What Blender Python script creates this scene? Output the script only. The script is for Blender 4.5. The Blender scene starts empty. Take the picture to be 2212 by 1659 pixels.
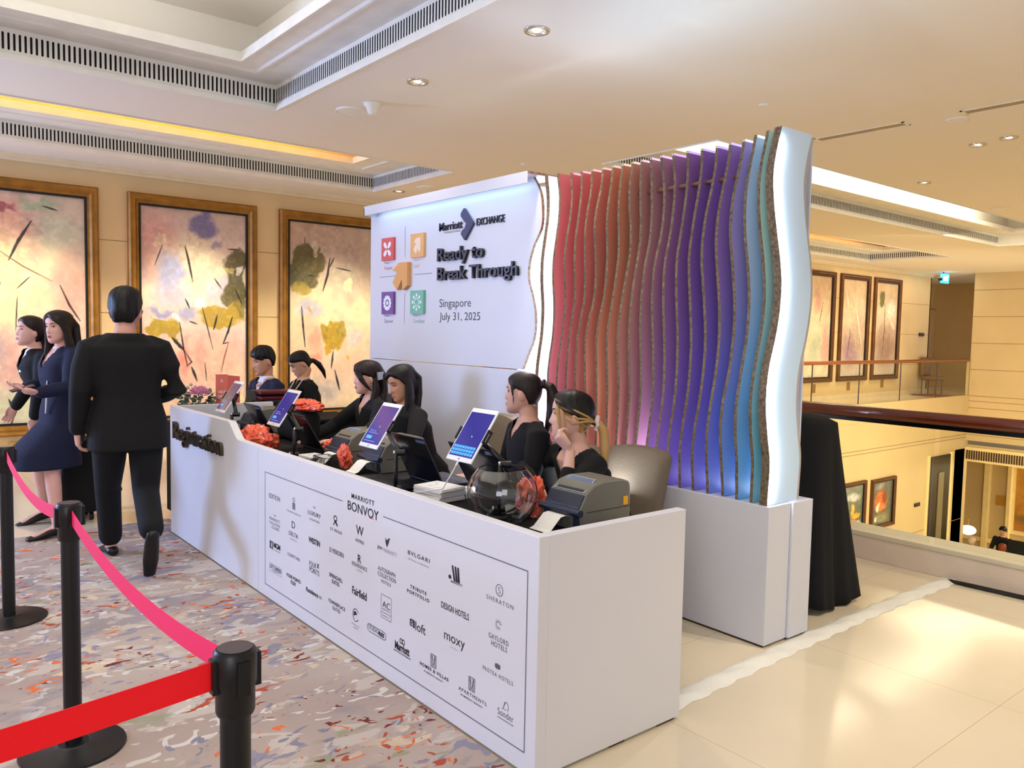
import bpy, bmesh, math, random
import numpy as np
from mathutils import Vector, Matrix, Euler, noise as mnoise
PI = math.pi
SC = bpy.context.scene
COL = SC.collection
# ------------------------------------------------------------------ camera
cam_d = bpy.data.cameras.new('camera'); cam = bpy.data.objects.new('camera', cam_d); COL.objects.link(cam)
SC.camera = cam
cam_d.sensor_width = 36.0; cam_d.lens = 1728.7/2212*36.0; cam_d.clip_start = .05; cam_d.clip_end = 200
_yaw, _pit, _rol = 0.68326, -0.0660, 0.019445
_F = Vector((math.sin(_yaw)*math.cos(_pit), math.cos(_yaw)*math.cos(_pit), math.sin(_pit)))
_r = Vector((math.cos(_yaw), -math.sin(_yaw), 0)); _u = _r.cross(_F)
_R = math.cos(_rol)*_r + math.sin(_rol)*_u; _U = -math.sin(_rol)*_r + math.cos(_rol)*_u
cam.matrix_world = Matrix(((_R.x, _U.x, -_F.x, 0), (_R.y, _U.y, -_F.y, 0), (_R.z, _U.z, -_F.z, 1.5), (0, 0, 0, 1)))
# ------------------------------------------------------------------ world, exposure, lamps
w = bpy.data.worlds.new('world'); SC.world = w; w.use_nodes = True
w.node_tree.nodes['Background'].inputs[0].default_value = (.98, .94, .90, 1)
w.node_tree.nodes['Background'].inputs[1].default_value = .66
vs = SC.view_settings
SC.display_settings.display_device = 'sRGB'
vs.view_transform = 'Standard'; vs.look = 'None'; vs.exposure = 0.0; vs.gamma = 1.0; vs.use_curve_mapping = False
SC.cycles.max_bounces = 8; SC.cycles.diffuse_bounces = 4; SC.cycles.glossy_bounces = 4
SC.cycles.transmission_bounces = 8; SC.cycles.transparent_max_bounces = 16; SC.cycles.sample_clamp_indirect = 6.0; SC.cycles.use_denoising = True

def lamp(kind, name, loc, aim, power, color, size=.3, size_y=None, spot=None, blend=.6):
    d = bpy.data.lights.new(name, kind); o = bpy.data.objects.new(name, d); COL.objects.link(o)
    d.energy = power; d.color = color
    if kind == 'AREA':
        d.size = size
        if size_y: d.shape = 'RECTANGLE'; d.size_y = size_y
    else:
        d.shadow_soft_size = size
    if kind == 'SPOT': d.spot_size = math.radians(spot); d.spot_blend = blend
    o.location = loc
    v = Vector(aim) - Vector(loc)
    if v.length > 1e-6: o.rotation_euler = v.to_track_quat('-Z', 'Y').to_euler()
    return o
WARM = (1, .87, .62); COOL = (.36, .52, 1); WHITE = (1, .96, .9)
lamp('AREA', 'cool_side_light', (-3.6, 9.3, 1.9), (1.7, 4.4, .8), 350, COOL, 1.3, 1.3)  # unseen cool source off the left edge, read from shadows on the counter
lamp('AREA', 'hall_fill', (-3.2, -2.2, 2.4), (2.5, 3.5, .9), 95, (.86, .9, 1), 2.2, 1.8)  # added cool fill from behind the camera, not a known window
for x in (1.34, 3.15, 4.96):                                        # picture lights of the near wall
    lamp('SPOT', 'picture_spot', (x-.1, 8.3, 3.2), (x, 10, 1.12), 240, WARM, .06, spot=58, blend=.8)
for x in (17.2, 18.9, 20.5):
    lamp('SPOT', 'picture_spot', (x, 8.3, 3.2), (x, 10, 1.3), 110, (1, .80, .55), .06, spot=60, blend=.8)
for x, y in ((3.136, 3.684), (3.142, 4.998), (5.431, 9.053)):       # recessed downlights
    lamp('SPOT', 'downlight_beam', (x, y, 3.2), (x, y, 0), 80, (1, .87, .68), .05, spot=95, blend=.9)
lamp('AREA', 'cove_lamp', (.2, 3.4, 3.56), (.2, 3.4, 5), 100, (1, .97, .86), 3.2, 4.6)
lamp('AREA', 'cove_lamp', (10.6, 5.33, 3.52), (10.6, 5.33, 5), 130, (1, .92, .74), 8.4, .5)
lamp('AREA', 'cove_lamp', (1.2, 8.35, 3.52), (1.2, 8.35, 5), 48, (1, .66, .24), 6.4, .35)
lamp('AREA', 'cove_lamp', (12.6, 8.35, 3.52), (12.6, 8.35, 5), 40, (1, .55, .18), 8.0, .35)
lamp('AREA', 'atrium_fill', (14.5, 4.2, 3.0), (15.5, 5.2, -3), 400, (1, .86, .60), 5, 2.5)  # added broad fill for the warm atrium light, no fitting there
lamp('AREA', 'atrium_fill', (17, 4.0, -1.4), (20, 9, -3.4), 270, (1, .84, .58), 3, 3)  # added fill in the open void to brighten the lower walls
lamp('AREA', 'lobby_fill', (26, 5.6, -1.7), (25, 6.0, -5), 330, (1, .86, .62), 3, 3)  # added fill under the lobby soffit, no fitting there
lamp('AREA', 'walkway_fill', (20.5, 9.3, 3.2), (20.5, 9.3, 0), 32, (1, .80, .55), 5, .5)  # added fill to brighten the dark far walkway and recess
for x, y in ((7.2, .6), (9.6, 2.2), (4.0, .4)):
    lamp('SPOT', 'downlight_beam', (x, y, 3.2), (x, y, 0), 190, (1, .88, .68), .05, spot=110, blend=.9)

# ------------------------------------------------------------------ materials
def lin(c):
    return tuple(((v/255)/12.92 if v/255 <= .04045 else ((v/255+.055)/1.055)**2.4) for v in c)
_mats = {}
def mat(name, rgb, rough=.5, metal=0, spec=.5, emit=None, es=0, trans=0, ior=1.45, bump=None, var=None, coat=0, sheen=0):
    """rgb: sRGB 0-255. bump: (scale, strength). var: (scale, amount) gentle tonal mottling."""
    if name in _mats: return _mats[name]
    m = bpy.data.materials.new(name); m.use_nodes = True; nt = m.node_tree
    b = nt.nodes['Principled BSDF']; c = lin(rgb)+(1,)
    b.inputs['Base Color'].default_value = c; b.inputs['Roughness'].default_value = rough
    b.inputs['Metallic'].default_value = metal; b.inputs['Specular IOR Level'].default_value = spec
    b.inputs['IOR'].default_value = ior; b.inputs['Transmission Weight'].default_value = trans
    b.inputs['Coat Weight'].default_value = coat; b.inputs['Sheen Weight'].default_value = sheen
    if emit: b.inputs['Emission Color'].default_value = lin(emit)+(1,); b.inputs['Emission Strength'].default_value = es
    tc = nt.nodes.new('ShaderNodeTexCoord')
    if var is None and not trans and not emit: var = (6, .05)
    if var:
        n = nt.nodes.new('ShaderNodeTexNoise'); n.inputs['Scale'].default_value = var[0]; n.inputs['Detail'].default_value = 4
        nt.links.new(tc.outputs['Object'], n.inputs['Vector'])
        mr = nt.nodes.new('ShaderNodeMapRange'); mr.inputs[1].default_value = .3; mr.inputs[2].default_value = .7
        mr.inputs[3].default_value = 1-var[1]; mr.inputs[4].default_value = 1+var[1]
        nt.links.new(n.outputs[0], mr.inputs[0])
        h = nt.nodes.new('ShaderNodeHueSaturation'); h.inputs['Color'].default_value = c
        nt.links.new(mr.outputs[0], h.inputs['Value']); nt.links.new(h.outputs[0], b.inputs['Base Color'])
    if bump:
        n2 = nt.nodes.new('ShaderNodeTexNoise'); n2.inputs['Scale'].default_value = bump[0]; n2.inputs['Detail'].default_value = 3
        nt.links.new(tc.outputs['Object'], n2.inputs['Vector'])
        bp = nt.nodes.new('ShaderNodeBump'); bp.inputs['Strength'].default_value = bump[1]; bp.inputs['Distance'].default_value = .01
        nt.links.new(n2.outputs[0], bp.inputs['Height']); nt.links.new(bp.outputs[0], b.inputs['Normal'])
    _mats[name] = m
    return m
def attr_mat(name, rough=.6, attr='col', bump=None, coat=0):
    if name in _mats: return _mats[name]
    m = mat(name, (200, 200, 200), rough, bump=bump, coat=coat); nt = m.node_tree
    a = nt.nodes.new('ShaderNodeAttribute'); a.attribute_name = attr
    nt.links.new(a.outputs['Color'], nt.nodes['Principled BSDF'].inputs['Base Color'])
    return m

# ------------------------------------------------------------------ mesh helpers
class B:
    """collects shapes, then links them as ONE mesh object"""
    def __init__(s): s.bm = bmesh.new()
    def box(s, lo, hi, M=None):
        x0, y0, z0 = lo; x1, y1, z1 = hi
        v = [s.bm.verts.new(p) for p in ((x0,y0,z0),(x1,y0,z0),(x1,y1,z0),(x0,y1,z0),(x0,y0,z1),(x1,y0,z1),(x1,y1,z1),(x0,y1,z1))]
        for f in ((0,3,2,1),(4,5,6,7),(0,1,5,4),(1,2,6,5),(2,3,7,6),(3,0,4,7)): s.bm.faces.new([v[i] for i in f])
        if M is not None: bmesh.ops.transform(s.bm, matrix=M, verts=v)
        return s
    def rbox(s, lo, hi, r=.01, seg=2, M=None):
        t = bmesh.new(); q = B(); q.bm.free(); q.bm = t; q.box(lo, hi)
        bmesh.ops.bevel(t, geom=t.edges[:], offset=r, segments=seg, affect='EDGES', profile=.5)
        if M is not None: bmesh.ops.transform(t, matrix=M, verts=t.verts)
        s.add(t); return s
    def add(s, t):
        me = bpy.data.meshes.new('tmp'); t.to_mesh(me); t.free(); s.bm.from_mesh(me); bpy.data.meshes.remove(me); return s
    def poly(s, pts):
        s.bm.faces.new([s.bm.verts.new(p) for p in pts]); return s
    def prism(s, pts, d):
        """pts: 3D polygon, d: extrusion vector"""
        d = Vector(d); a = [s.bm.verts.new(p) for p in pts]; b = [s.bm.verts.new(Vector(p)+d) for p in pts]; n = len(pts)
        s.bm.faces.new(a); s.bm.faces.new(b[::-1])
        for i in range(n): s.bm.faces.new((a[(i+1)%n], a[i], b[i], b[(i+1)%n]))
        return s
    def loft(s, rings, caps=True, closed=True):
        vs_ = [[s.bm.verts.new(p) for p in r] for r in rings]; n = len(rings[0])
        for a, b in zip(vs_, vs_[1:]):
            for i in range(n if closed else n-1): s.bm.faces.new((a[i], a[(i+1)%n], b[(i+1)%n], b[i]))
        if caps and closed: s.bm.faces.new(vs_[0][::-1]); s.bm.faces.new(vs_[-1])
        return s
    def tube(s, pts, r, seg=10, ball=False):
        """round tube through pts; r: a radius or one per point"""
        pts = [Vector(p) for p in pts]; rs = r if isinstance(r, (list, tuple)) else [r]*len(pts)
        if ball:
            a, b = (pts[0]-pts[1]).normalized(), (pts[-1]-pts[-2]).normalized(); P, Q = pts[:], list(rs)
            pre = [(P[0]+a*Q[0]*k, Q[0]*m) for k, m in ((.98, .2), (.8, .6), (.45, .89))]; post = [(P[-1]+b*Q[-1]*k, Q[-1]*m) for k, m in ((.45, .89), (.8, .6), (.98, .2))]
            pts = [p for p, _ in pre]+P+[p for p, _ in post]; rs = [q for _, q in pre]+Q+[q for _, q in post]
        rings = []; nrm = None
        for i, p in enumerate(pts):
            t = (pts[min(i+1, len(pts)-1)]-pts[max(i-1, 0)]).normalized()
            if nrm is None: nrm = t.orthogonal().normalized()
            nrm = (nrm-t*nrm.dot(t))
            nrm = nrm.normalized() if nrm.length > 1e-6 else t.orthogonal().normalized()
            bn = t.cross(nrm)
            rings.append([p+(nrm*math.cos(2*PI*k/seg)+bn*math.sin(2*PI*k/seg))*rs[i] for k in range(seg)])
        return s.loft(rings)
    def cyl(s, p0, p1, r, seg=24): return s.tube([p0, p1], r, seg)
    def lathe(s, prof, c=(0,0,0), seg=32, close=False):
        """prof: (radius, z) pairs"""
        c = Vector(c)
        return s.loft([[c+Vector((max(r, 1e-4)*math.cos(2*PI*k/seg), max(r, 1e-4)*math.sin(2*PI*k/seg), z)) for k in range(seg)] for r, z in prof], caps=not close)
    def ell(s, c, r, M=None, seg=20, rings=12):
        c = Vector(c); rr = []
        for j in range(1, rings):
            t = PI*j/rings
            rr.append([Vector((r[0]*math.sin(t)*math.cos(2*PI*k/seg), r[1]*math.sin(t)*math.sin(2*PI*k/seg), -r[2]*math.cos(t))) for k in range(seg)])
        rr = [[c+(M @ p if M else p) for p in q] for q in rr]
        return s.loft(rr)
    def build(s, name, m, parent=None, smooth=False, bevel=0, seg=2, auto=None, local=False):
        bmesh.ops.recalc_face_normals(s.bm, faces=s.bm.faces[:])
        me = bpy.data.meshes.new(name); s.bm.to_mesh(me); s.bm.free()
        return link(name, me, m, parent, smooth, bevel, seg, auto, local)
def link(name, me, m, parent=None, smooth=False, bevel=0, seg=2, auto=None, local=False):
    o = bpy.data.objects.new(name, me); COL.objects.link(o)
    if m is not None:
        for q in (m if isinstance(m, (list, tuple)) else [m]): me.materials.append(q)
    if smooth or auto:
        me.polygons.foreach_set('use_smooth', [True]*len(me.polygons))
        if auto: me.set_sharp_from_angle(angle=math.radians(auto))
    if bevel:
        b = o.modifiers.new('bevel', 'BEVEL'); b.width = bevel; b.segments = seg; b.limit_method = 'ANGLE'; b.angle_limit = math.radians(40)
    if parent is not None:
        o.parent = parent
        if not local: o.matrix_parent_inverse = root_inv(parent)
    return o
def root_inv(p):
    M = Matrix.Identity(4); q = p
    while q is not None:
        L = q.matrix_parent_inverse @ Matrix.LocRotScale(q.location, q.rotation_euler, q.scale); M = L @ M; q = q.parent
    return M.inverted()
def tag(o, label=None, cat=None, group=None, kind=None):
    if label: o['label'] = label
    if cat: o['category'] = cat
    if group: o['group'] = group
    if kind: o['kind'] = kind
    return o
def thing(name, label, cat, loc=(0,0,0), group=None, rz=0):
    o = bpy.data.objects.new(name, None); COL.objects.link(o); o.empty_display_size = .1
    o.location = loc; o.rotation_euler = (0, 0, rz)
    return tag(o, label, cat, group)
def dup(o, parent=None):
    c = o.copy(); COL.objects.link(c)
    if parent is not None: c.parent = parent
    for ch in list(o.children): dup(ch, c)
    return c
def rotz(a, c=(0,0,0)): return Matrix.Translation(c) @ Matrix.Rotation(a, 4, 'Z') @ Matrix.Translation(-Vector(c))
def struct(name, b, m, **k): return tag(b.build(name, m, **k), kind='structure')
def text_mesh(txt, bold=0, depth=0, spacing=1.0, res=3):
    cu = bpy.data.curves.new('t', 'FONT'); cu.body = txt; cu.offset = bold; cu.extrude = depth/2; cu.resolution_u = res
    cu.align_x = 'CENTER'; cu.space_character = spacing; cu.size = 1
    o = bpy.data.objects.new('t', cu); COL.objects.link(o)
    bpy.context.view_layer.update()
    dg = bpy.context.evaluated_depsgraph_get(); me = bpy.data.meshes.new_from_object(o.evaluated_get(dg))
    bpy.data.objects.remove(o); bpy.data.curves.remove(cu)
    return me
def text_at(b, txt, c, width, height, ux, uz, n, bold=.0, depth=.0, spacing=1.0, off=.0012, shear=0.0):
    """writes txt into builder b: centre c, fitted to width x height, along ux, up uz, facing n"""
    me = text_mesh(txt, bold, 1.0 if depth else 0, spacing); k = len(me.vertices)
    if not k: return
    co = np.empty(k*3); me.vertices.foreach_get('co', co); co = co.reshape(-1, 3)
    lo, hi = co.min(0), co.max(0)
    x = (co[:, 0]-(lo[0]+hi[0])/2)/max(hi[0]-lo[0], 1e-6)*width; y = (co[:, 1]-(lo[1]+hi[1])/2)/max(hi[1]-lo[1], 1e-6)*height
    x = x+shear*y
    z = (co[:, 2]-lo[2])*depth+off
    P = np.array(c)+x[:, None]*np.array(ux)+y[:, None]*np.array(uz)+z[:, None]*np.array(n)
    me.vertices.foreach_set('co', P.ravel()); b.bm.from_mesh(me); bpy.data.meshes.remove(me)
random.seed(5); np.random.seed(5)
# ================================================================== ROOM SHELL
Zc = 3.27
m_ceil = mat('ceiling_paint', (238, 233, 224), .8, var=(.5, .012))
m_white = mat('trim_paint', (238, 236, 228), .6)
m_black = mat('slot_shade', (6, 6, 8), .9)  # flat faces: the shade inside the vent openings is put into this black
# polished cream tile floor: large slabs with fine joints
m_tile = mat('cream_tile', (228, 214, 188), .13, spec=.55, var=(1.3, .05))
nt = m_tile.node_tree; b = nt.nodes['Principled BSDF']
tc = nt.nodes.new('ShaderNodeTexCoord'); br = nt.nodes.new('ShaderNodeTexBrick')
br.offset = 0; br.inputs['Scale'].default_value = 1; br.inputs['Brick Width'].default_value = 1.2; br.inputs['Row Height'].default_value = 1.2
br.inputs['Mortar Size'].default_value = .0018; br.inputs['Mortar Smooth'].default_value = .3
nt.links.new(tc.outputs['Object'], br.inputs['Vector'])
mx = nt.nodes.new('ShaderNodeMix'); mx.data_type = 'RGBA'; src = b.inputs['Base Color'].links[0].from_socket
nt.links.new(br.outputs['Fac'], mx.inputs[0]); nt.links.new(src, mx.inputs[6]); mx.inputs[7].default_value = lin((196, 176, 140))+(1,)
nt.links.new(mx.outputs[2], b.inputs['Base Color'])
fl = B().box((-5, -5, -.4), (5.5, 10.0, 0)).box((5.5, 8.85, -.4), (23, 10, 0)).box((23, 8.85, -.4), (28, 11.8, 0))
struct('floor', fl, m_tile)

# wool carpet: taupe ground with scattered brush-like flecks
m_car = bpy.data.materials.new('carpet_wool'); m_car.use_nodes = True; nt = m_car.node_tree; N = nt.nodes; Lk = nt.links
b = N['Principled BSDF']; b.inputs['Roughness'].default_value = .95; b.inputs['Specular IOR Level'].default_value = .1
tc = N.new('ShaderNodeTexCoord'); mp = N.new('ShaderNodeMapping'); mp.inputs['Rotation'].default_value = (0, 0, -.55); mp.inputs['Scale'].default_value = (.9, 1.5, 1)
Lk.new(tc.outputs['Object'], mp.inputs['Vector'])
def nz(scale, detail=2, seed=0, dist=0, rough=.5):
    n = N.new('ShaderNodeTexNoise'); n.inputs['Scale'].default_value = scale; n.inputs['Detail'].default_value = detail
    n.inputs['Roughness'].default_value = rough; n.inputs['Distortion'].default_value = dist
    m2 = N.new('ShaderNodeMapping'); m2.inputs['Location'].default_value = (seed*3.7, seed*1.9, seed*2.3); Lk.new(mp.outputs[0], m2.inputs[0]); Lk.new(m2.outputs[0], n.inputs['Vector'])
    return n.outputs[0]
def step(v, a, bb):
    r = N.new('ShaderNodeMapRange'); r.inputs[1].default_value = a; r.inputs[2].default_value = bb; Lk.new(v, r.inputs[0]); return r.outputs[0]
def mul(a, bb):
    r = N.new('ShaderNodeMath'); r.operation = 'MULTIPLY'; Lk.new(a, r.inputs[0]); Lk.new(bb, r.inputs[1]); return r.outputs[0]
def mixc(f, a, col):
    r = N.new('ShaderNodeMix'); r.data_type = 'RGBA'; Lk.new(f, r.inputs[0])
    if isinstance(a, tuple): r.inputs[6].default_value = lin(a)+(1,)
    else: Lk.new(a, r.inputs[6])
    r.inputs[7].default_value = lin(col)+(1,); return r.outputs[2]
c = mixc(step(nz(1.2, 3, 1), .35, .65), (172, 153, 143), (186, 170, 160))
c = mixc(step(nz(2.2, 4, 2, .6), .55, .63), c, (158, 148, 148))
c = mixc(step(nz(3.5, 3, 3, 1.0), .57, .60), c, (196, 184, 174))
c = mixc(mul(step(nz(7.5, 2, 4, 1.2), .60, .61), step(nz(1.1, 2, 14), .42, .5)), c, (212, 206, 200))
c = mixc(mul(step(nz(5.5, 2, 5, 1.3), .60, .61), step(nz(.9, 2, 15), .46, .52)), c, (146, 142, 158))
c = mixc(mul(step(nz(8, 2, 6, 1.5), .63, .64), step(nz(1.0, 2, 16), .48, .54)), c, (136, 134, 150))
c = mixc(mul(step(nz(6, 2, 7, 1.2), .62, .63), step(nz(1.2, 2, 17), .5, .58)), c, (212, 192, 164))
c = mixc(mul(step(nz(4, 2, 8, 1.0), .6, .64), step(nz(.8, 2, 18), .55, .6)), c, (156, 154, 128))
c = mixc(mul(step(nz(8, 2, 9, 1.6), .615, .625), step(nz(1.6, 2, 19), .53, .56)), c, (176, 86, 62))
c = mixc(mul(step(nz(10, 2, 10, 1.4), .66, .67), step(nz(1.4, 2, 19), .47, .52)), c, (120, 58, 52))
c = mixc(mul(step(nz(9, 2, 11, 1.2), .67, .675), step(nz(1.4, 2, 21), .46, .5)), c, (222, 118, 72))
Lk.new(c, b.inputs['Base Color'])
nb = N.new('ShaderNodeTexNoise'); nb.inputs['Scale'].default_value = 260; Lk.new(tc.outputs['Object'], nb.inputs['Vector'])
bp = N.new('ShaderNodeBump'); bp.inputs['Strength'].default_value = .35; bp.inputs['Distance'].default_value = .004; Lk.new(nb.outputs[0], bp.inputs['Height']); Lk.new(bp.outputs[0], b.inputs['Normal'])
cb = B().box((-4.5, -4.5, 0.0005), (1.695, 6.38, .006)).box((1.695, 5.96, 0.0005), (1.81, 6.38, .006))
tag(cb.build('carpet', m_car), 'taupe wool carpet with grey, cream and rust flecks in front of the white counter', 'carpet')

# ---- ceiling with coffers
holes = [(-2.3, 2.69, .3, 6.44), (-2.5, 5.2, 7.48, 9.32), (6.07, 16.6, 4.57, 6.04), (8.6, 18.2, 7.48, 9.32)]
xs = sorted({-5.0, 28.0, *[h[0] for h in holes], *[h[1] for h in holes]}); ys = sorted({-5.0, 12.0, *[h[2] for h in holes], *[h[3] for h in holes]})
cl = B()
for i in range(len(xs)-1):
    for j in range(len(ys)-1):
        cx, cy = (xs[i]+xs[i+1])/2, (ys[j]+ys[j+1])/2
        if not any(h[0] < cx < h[1] and h[2] < cy < h[3] for h in holes): cl.poly([(xs[i], ys[j], Zc), (xs[i], ys[j+1], Zc), (xs[i+1], ys[j+1], Zc), (xs[i+1], ys[j], Zc)])
bmesh.ops.remove_doubles(cl.bm, verts=cl.bm.verts, dist=1e-5)
struct('ceiling', cl, m_ceil)
def coffer(k, x0, x1, y0, y1, inset, h=.196, pitch=.033, face=(1, 1, 1, 1), mdome=None):
    z1 = Zc+h; up = z1+.33; o = .2
    s = B()
    # vertical band, bottom moulding, upper ring, ridge
    s.poly([(x0,y0,Zc),(x1,y0,Zc),(x1,y0,z1),(x0,y0,z1)]); s.poly([(x0,y1,Zc),(x1,y1,Zc),(x1,y1,z1),(x0,y1,z1)])
    s.poly([(x0,y0,Zc),(x0,y1,Zc),(x0,y1,z1),(x0,y0,z1)]); s.poly([(x1,y0,Zc),(x1,y1,Zc),(x1,y1,z1),(x1,y0,z1)])
    def ring(a, b_, z, zz=None):
        X0,X1,Y0,Y1 = x0+a,x1-a,y0+a,y1-a; U0,U1,V0,V1 = x0+b_,x1-b_,y0+b_,y1-b_; zz = z if zz is None else zz
        for P in (((X0,Y0),(X1,Y0),(U1,V0),(U0,V0)), ((X1,Y0),(X1,Y1),(U1,V1),(U1,V0)), ((X1,Y1),(X0,Y1),(U0,V1),(U1,V1)), ((X0,Y1),(X0,Y0),(U0,V0),(U0,V1))):
            s.poly([(P[0][0],P[0][1],z),(P[1][0],P[1][1],z),(P[2][0],P[2][1],zz),(P[3][0],P[3][1],zz)])
    ring(0, .012, Zc-.012); ring(0, 0.0001, Zc-.012, Zc+.002); ring(.012, .0121, Zc-.012, Zc+.028)
    ring(0, inset, z1)
    r = inset*.52; ring(r, r+.012, z1, z1-.018); ring(r+.012, r+.03, z1-.018); ring(r+.03, r+.042, z1-.018, z1)
    ring(inset-.03, inset-.012, z1, z1-.02); ring(inset-.012, inset, z1-.02, z1-.02); ring(inset, inset+.0001, z1-.02, z1+.05); ring(inset-o, inset+.0001, z1+.05)
    tag(s.build('trim_%d' % k, m_white), kind='structure')
    d = B(); q = inset-o
    X0,X1,Y0,Y1 = x0+q,x1-q,y0+q,y1-q
    d.poly([(X0,Y0,up),(X0,Y1,up),(X1,Y1,up),(X1,Y0,up)])
    for P in (((X0,Y0),(X1,Y0)),((X1,Y0),(X1,Y1)),((X1,Y1),(X0,Y1)),((X0,Y1),(X0,Y0))): d.poly([(*P[0],z1+.05),(*P[1],z1+.05),(*P[1],up),(*P[0],up)])
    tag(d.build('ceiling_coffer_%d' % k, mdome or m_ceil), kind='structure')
    g = B()
    def slots(p0, p1, n):
        L = (Vector(p1)-Vector(p0)); cnt = int(L.length/pitch); t = L.normalized(); n = Vector(n)
        for i in range(cnt):
            c_ = Vector(p0)+t*(i+.5)*L.length/cnt; wd = pitch*.21; z0, z2 = Zc+.05, z1-.03
            pts = []
            for (a, zz) in ((-1, z0+wd), (-.6, z0+.3*wd), (0, z0), (.6, z0+.3*wd), (1, z0+wd), (1, z2-wd), (.6, z2-.3*wd), (0, z2), (-.6, z2-.3*wd), (-1, z2-wd)):
                pts.append(c_+t*a*wd+n*.0015+Vector((0, 0, zz-c_.z)))
            g.poly(pts)
    if face[0]: slots((x0, y1, Zc), (x1, y1, Zc), (0, -1, 0))
    if face[1]: slots((x1, y0, Zc), (x1, y1, Zc), (-1, 0, 0))
    if face[2]: slots((x0, y0, Zc), (x0, y1, Zc), (1, 0, 0))
    tag(g.build('vent_slots', m_black), kind='structure')
coffer(1, *holes[0], .46, face=(1, 1, 0))
coffer(2, *holes[1], .62, pitch=.034, face=(1, 1, 0), mdome=mat('coffer_glow_tint', (240, 214, 170), .8))  # the cove's orange glow is also tinted into the coffer paint
coffer(3, *holes[2], .42, pitch=.04, face=(1, 0, 0))
coffer(4, *holes[3], .62, pitch=.045, face=(1, 1, 0), mdome=mat('coffer_glow_tint', (240, 214, 170), .8))

# ---- stone walls with fine joints
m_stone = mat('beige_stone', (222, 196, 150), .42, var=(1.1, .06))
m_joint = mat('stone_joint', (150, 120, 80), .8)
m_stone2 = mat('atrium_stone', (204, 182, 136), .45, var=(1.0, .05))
wl = B().box((-5, 10, 0), (23.05, 10.3, Zc)); struct('wall_far', wl, m_stone)
j = B()
for z in (.81, 1.62, 2.44): j.box((-5, 9.9975, z-.004), (23.05, 10.01, z+.004))
for x in (9.5, 11.3, 13.1, 14.9, 16.3): j.box((x-.003, 9.9975, .12), (x+.003, 10.01, Zc))
struct('trim_5', j, m_joint)
bb = B().box((-5, 9.975, 0), (23.05, 10, .115)).box((-5, 9.96, 3.19), (23.05, 10, Zc)).box((-5, 9.93, 3.225), (23.05, 9.965, Zc)); struct('baseboard_far', bb, mat('pale_stone', (232, 216, 184), .4))
# recess with a service door at the far end
rc = B().box((23.05, 11.6, 0), (28, 11.8, Zc)).box((27.2, 8.85, 0), (27.4, 11.6, Zc)).box((23.0, 10.0, 0), (23.05, 11.6, Zc)); struct('wall_recess', rc, m_stone)
dj = B()
for z in (.81, 1.62, 2.44): dj.box((23.05, 11.596, z-.004), (28, 11.6, z+.004))
struct('trim_6', dj, m_joint)
dd = B().box((25.85, 11.57, 0), (27.0, 11.6, 2.45)); do = struct('door_1', dd, mat('door_panel', (226, 196, 160), .45))
B().box((25.83, 11.565, 0), (25.86, 11.6, 2.47)).box((25.83, 11.565, 2.45), (27.02, 11.6, 2.47)).build('door_gap', m_joint, do)
# ---- atrium void
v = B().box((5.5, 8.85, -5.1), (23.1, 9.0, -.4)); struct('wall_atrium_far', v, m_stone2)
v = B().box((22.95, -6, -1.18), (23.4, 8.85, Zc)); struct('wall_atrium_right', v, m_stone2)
j = B()
for z in (.02, .72, 1.42, 2.12, 2.82, -.12, -.3, -1.02): j.box((22.945, -6, z-.006), (22.96, 8.85, z+.006))
for z in (-.3, -1.02, -1.1, -3.3): j.box((5.5, 8.845, z-.006), (22.95, 8.86, z+.006))
struct('trim_7', j, m_joint)
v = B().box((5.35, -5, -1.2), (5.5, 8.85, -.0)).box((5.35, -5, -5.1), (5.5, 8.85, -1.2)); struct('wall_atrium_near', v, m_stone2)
lf = B().box((5.5, -6, -5.2), (32, 14, -5.1)); struct('floor_lobby', lf, mat('lobby_floor', (236, 214, 164), .2))
# lobby below: soffit with vent, panelled back wall, column
v = B().box((23.05, -6, -1.45), (27.2, 13, -1.3)); struct('ceiling_lobby', v, m_stone2)
m_cream = mat('lobby_cream', (240, 218, 160), .5)
v = B().box((22.95, -6, -1.74), (23.05, 8.85, -1.36)); struct('trim_8', v, m_cream)
g = B()
for i in range(200):
    y = 8.8-i*.06; g.box((22.93, y-.018, -1.68), (22.951, y+.018, -1.44))
tag(g.build('vent_slots', mat('vent_brown', (70, 46, 30), .8)), kind='structure')  # vent openings drawn as flat dark brown bars, nothing is cut
v = B().box((27, -6, -5.1), (27.2, 13.2, -1.3)).box((22.4, 13, -5.1), (27, 13.2, -1.3)).box((22.3, 8.85, -5.1), (22.9, 9.2, -1.4)).box((22.4, 9.2, -5.1), (22.45, 13, -1.3)); struct('wall_lobby', v, m_stone2)
v = B().box((26.8, 9.6, -5.1), (27, 9.75, -1.45)).box((26.8, 9.0, -5.1), (27, 9.1, -1.45)).box((26.8, 10.6, -5.1), (27, 10.8, -1.45)).box((26.9, 4, -4.75), (27, 13, -4.62)).box((26.9, 4, -1.9), (27, 13, -1.8)); struct('trim_9', v, m_cream)
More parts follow.
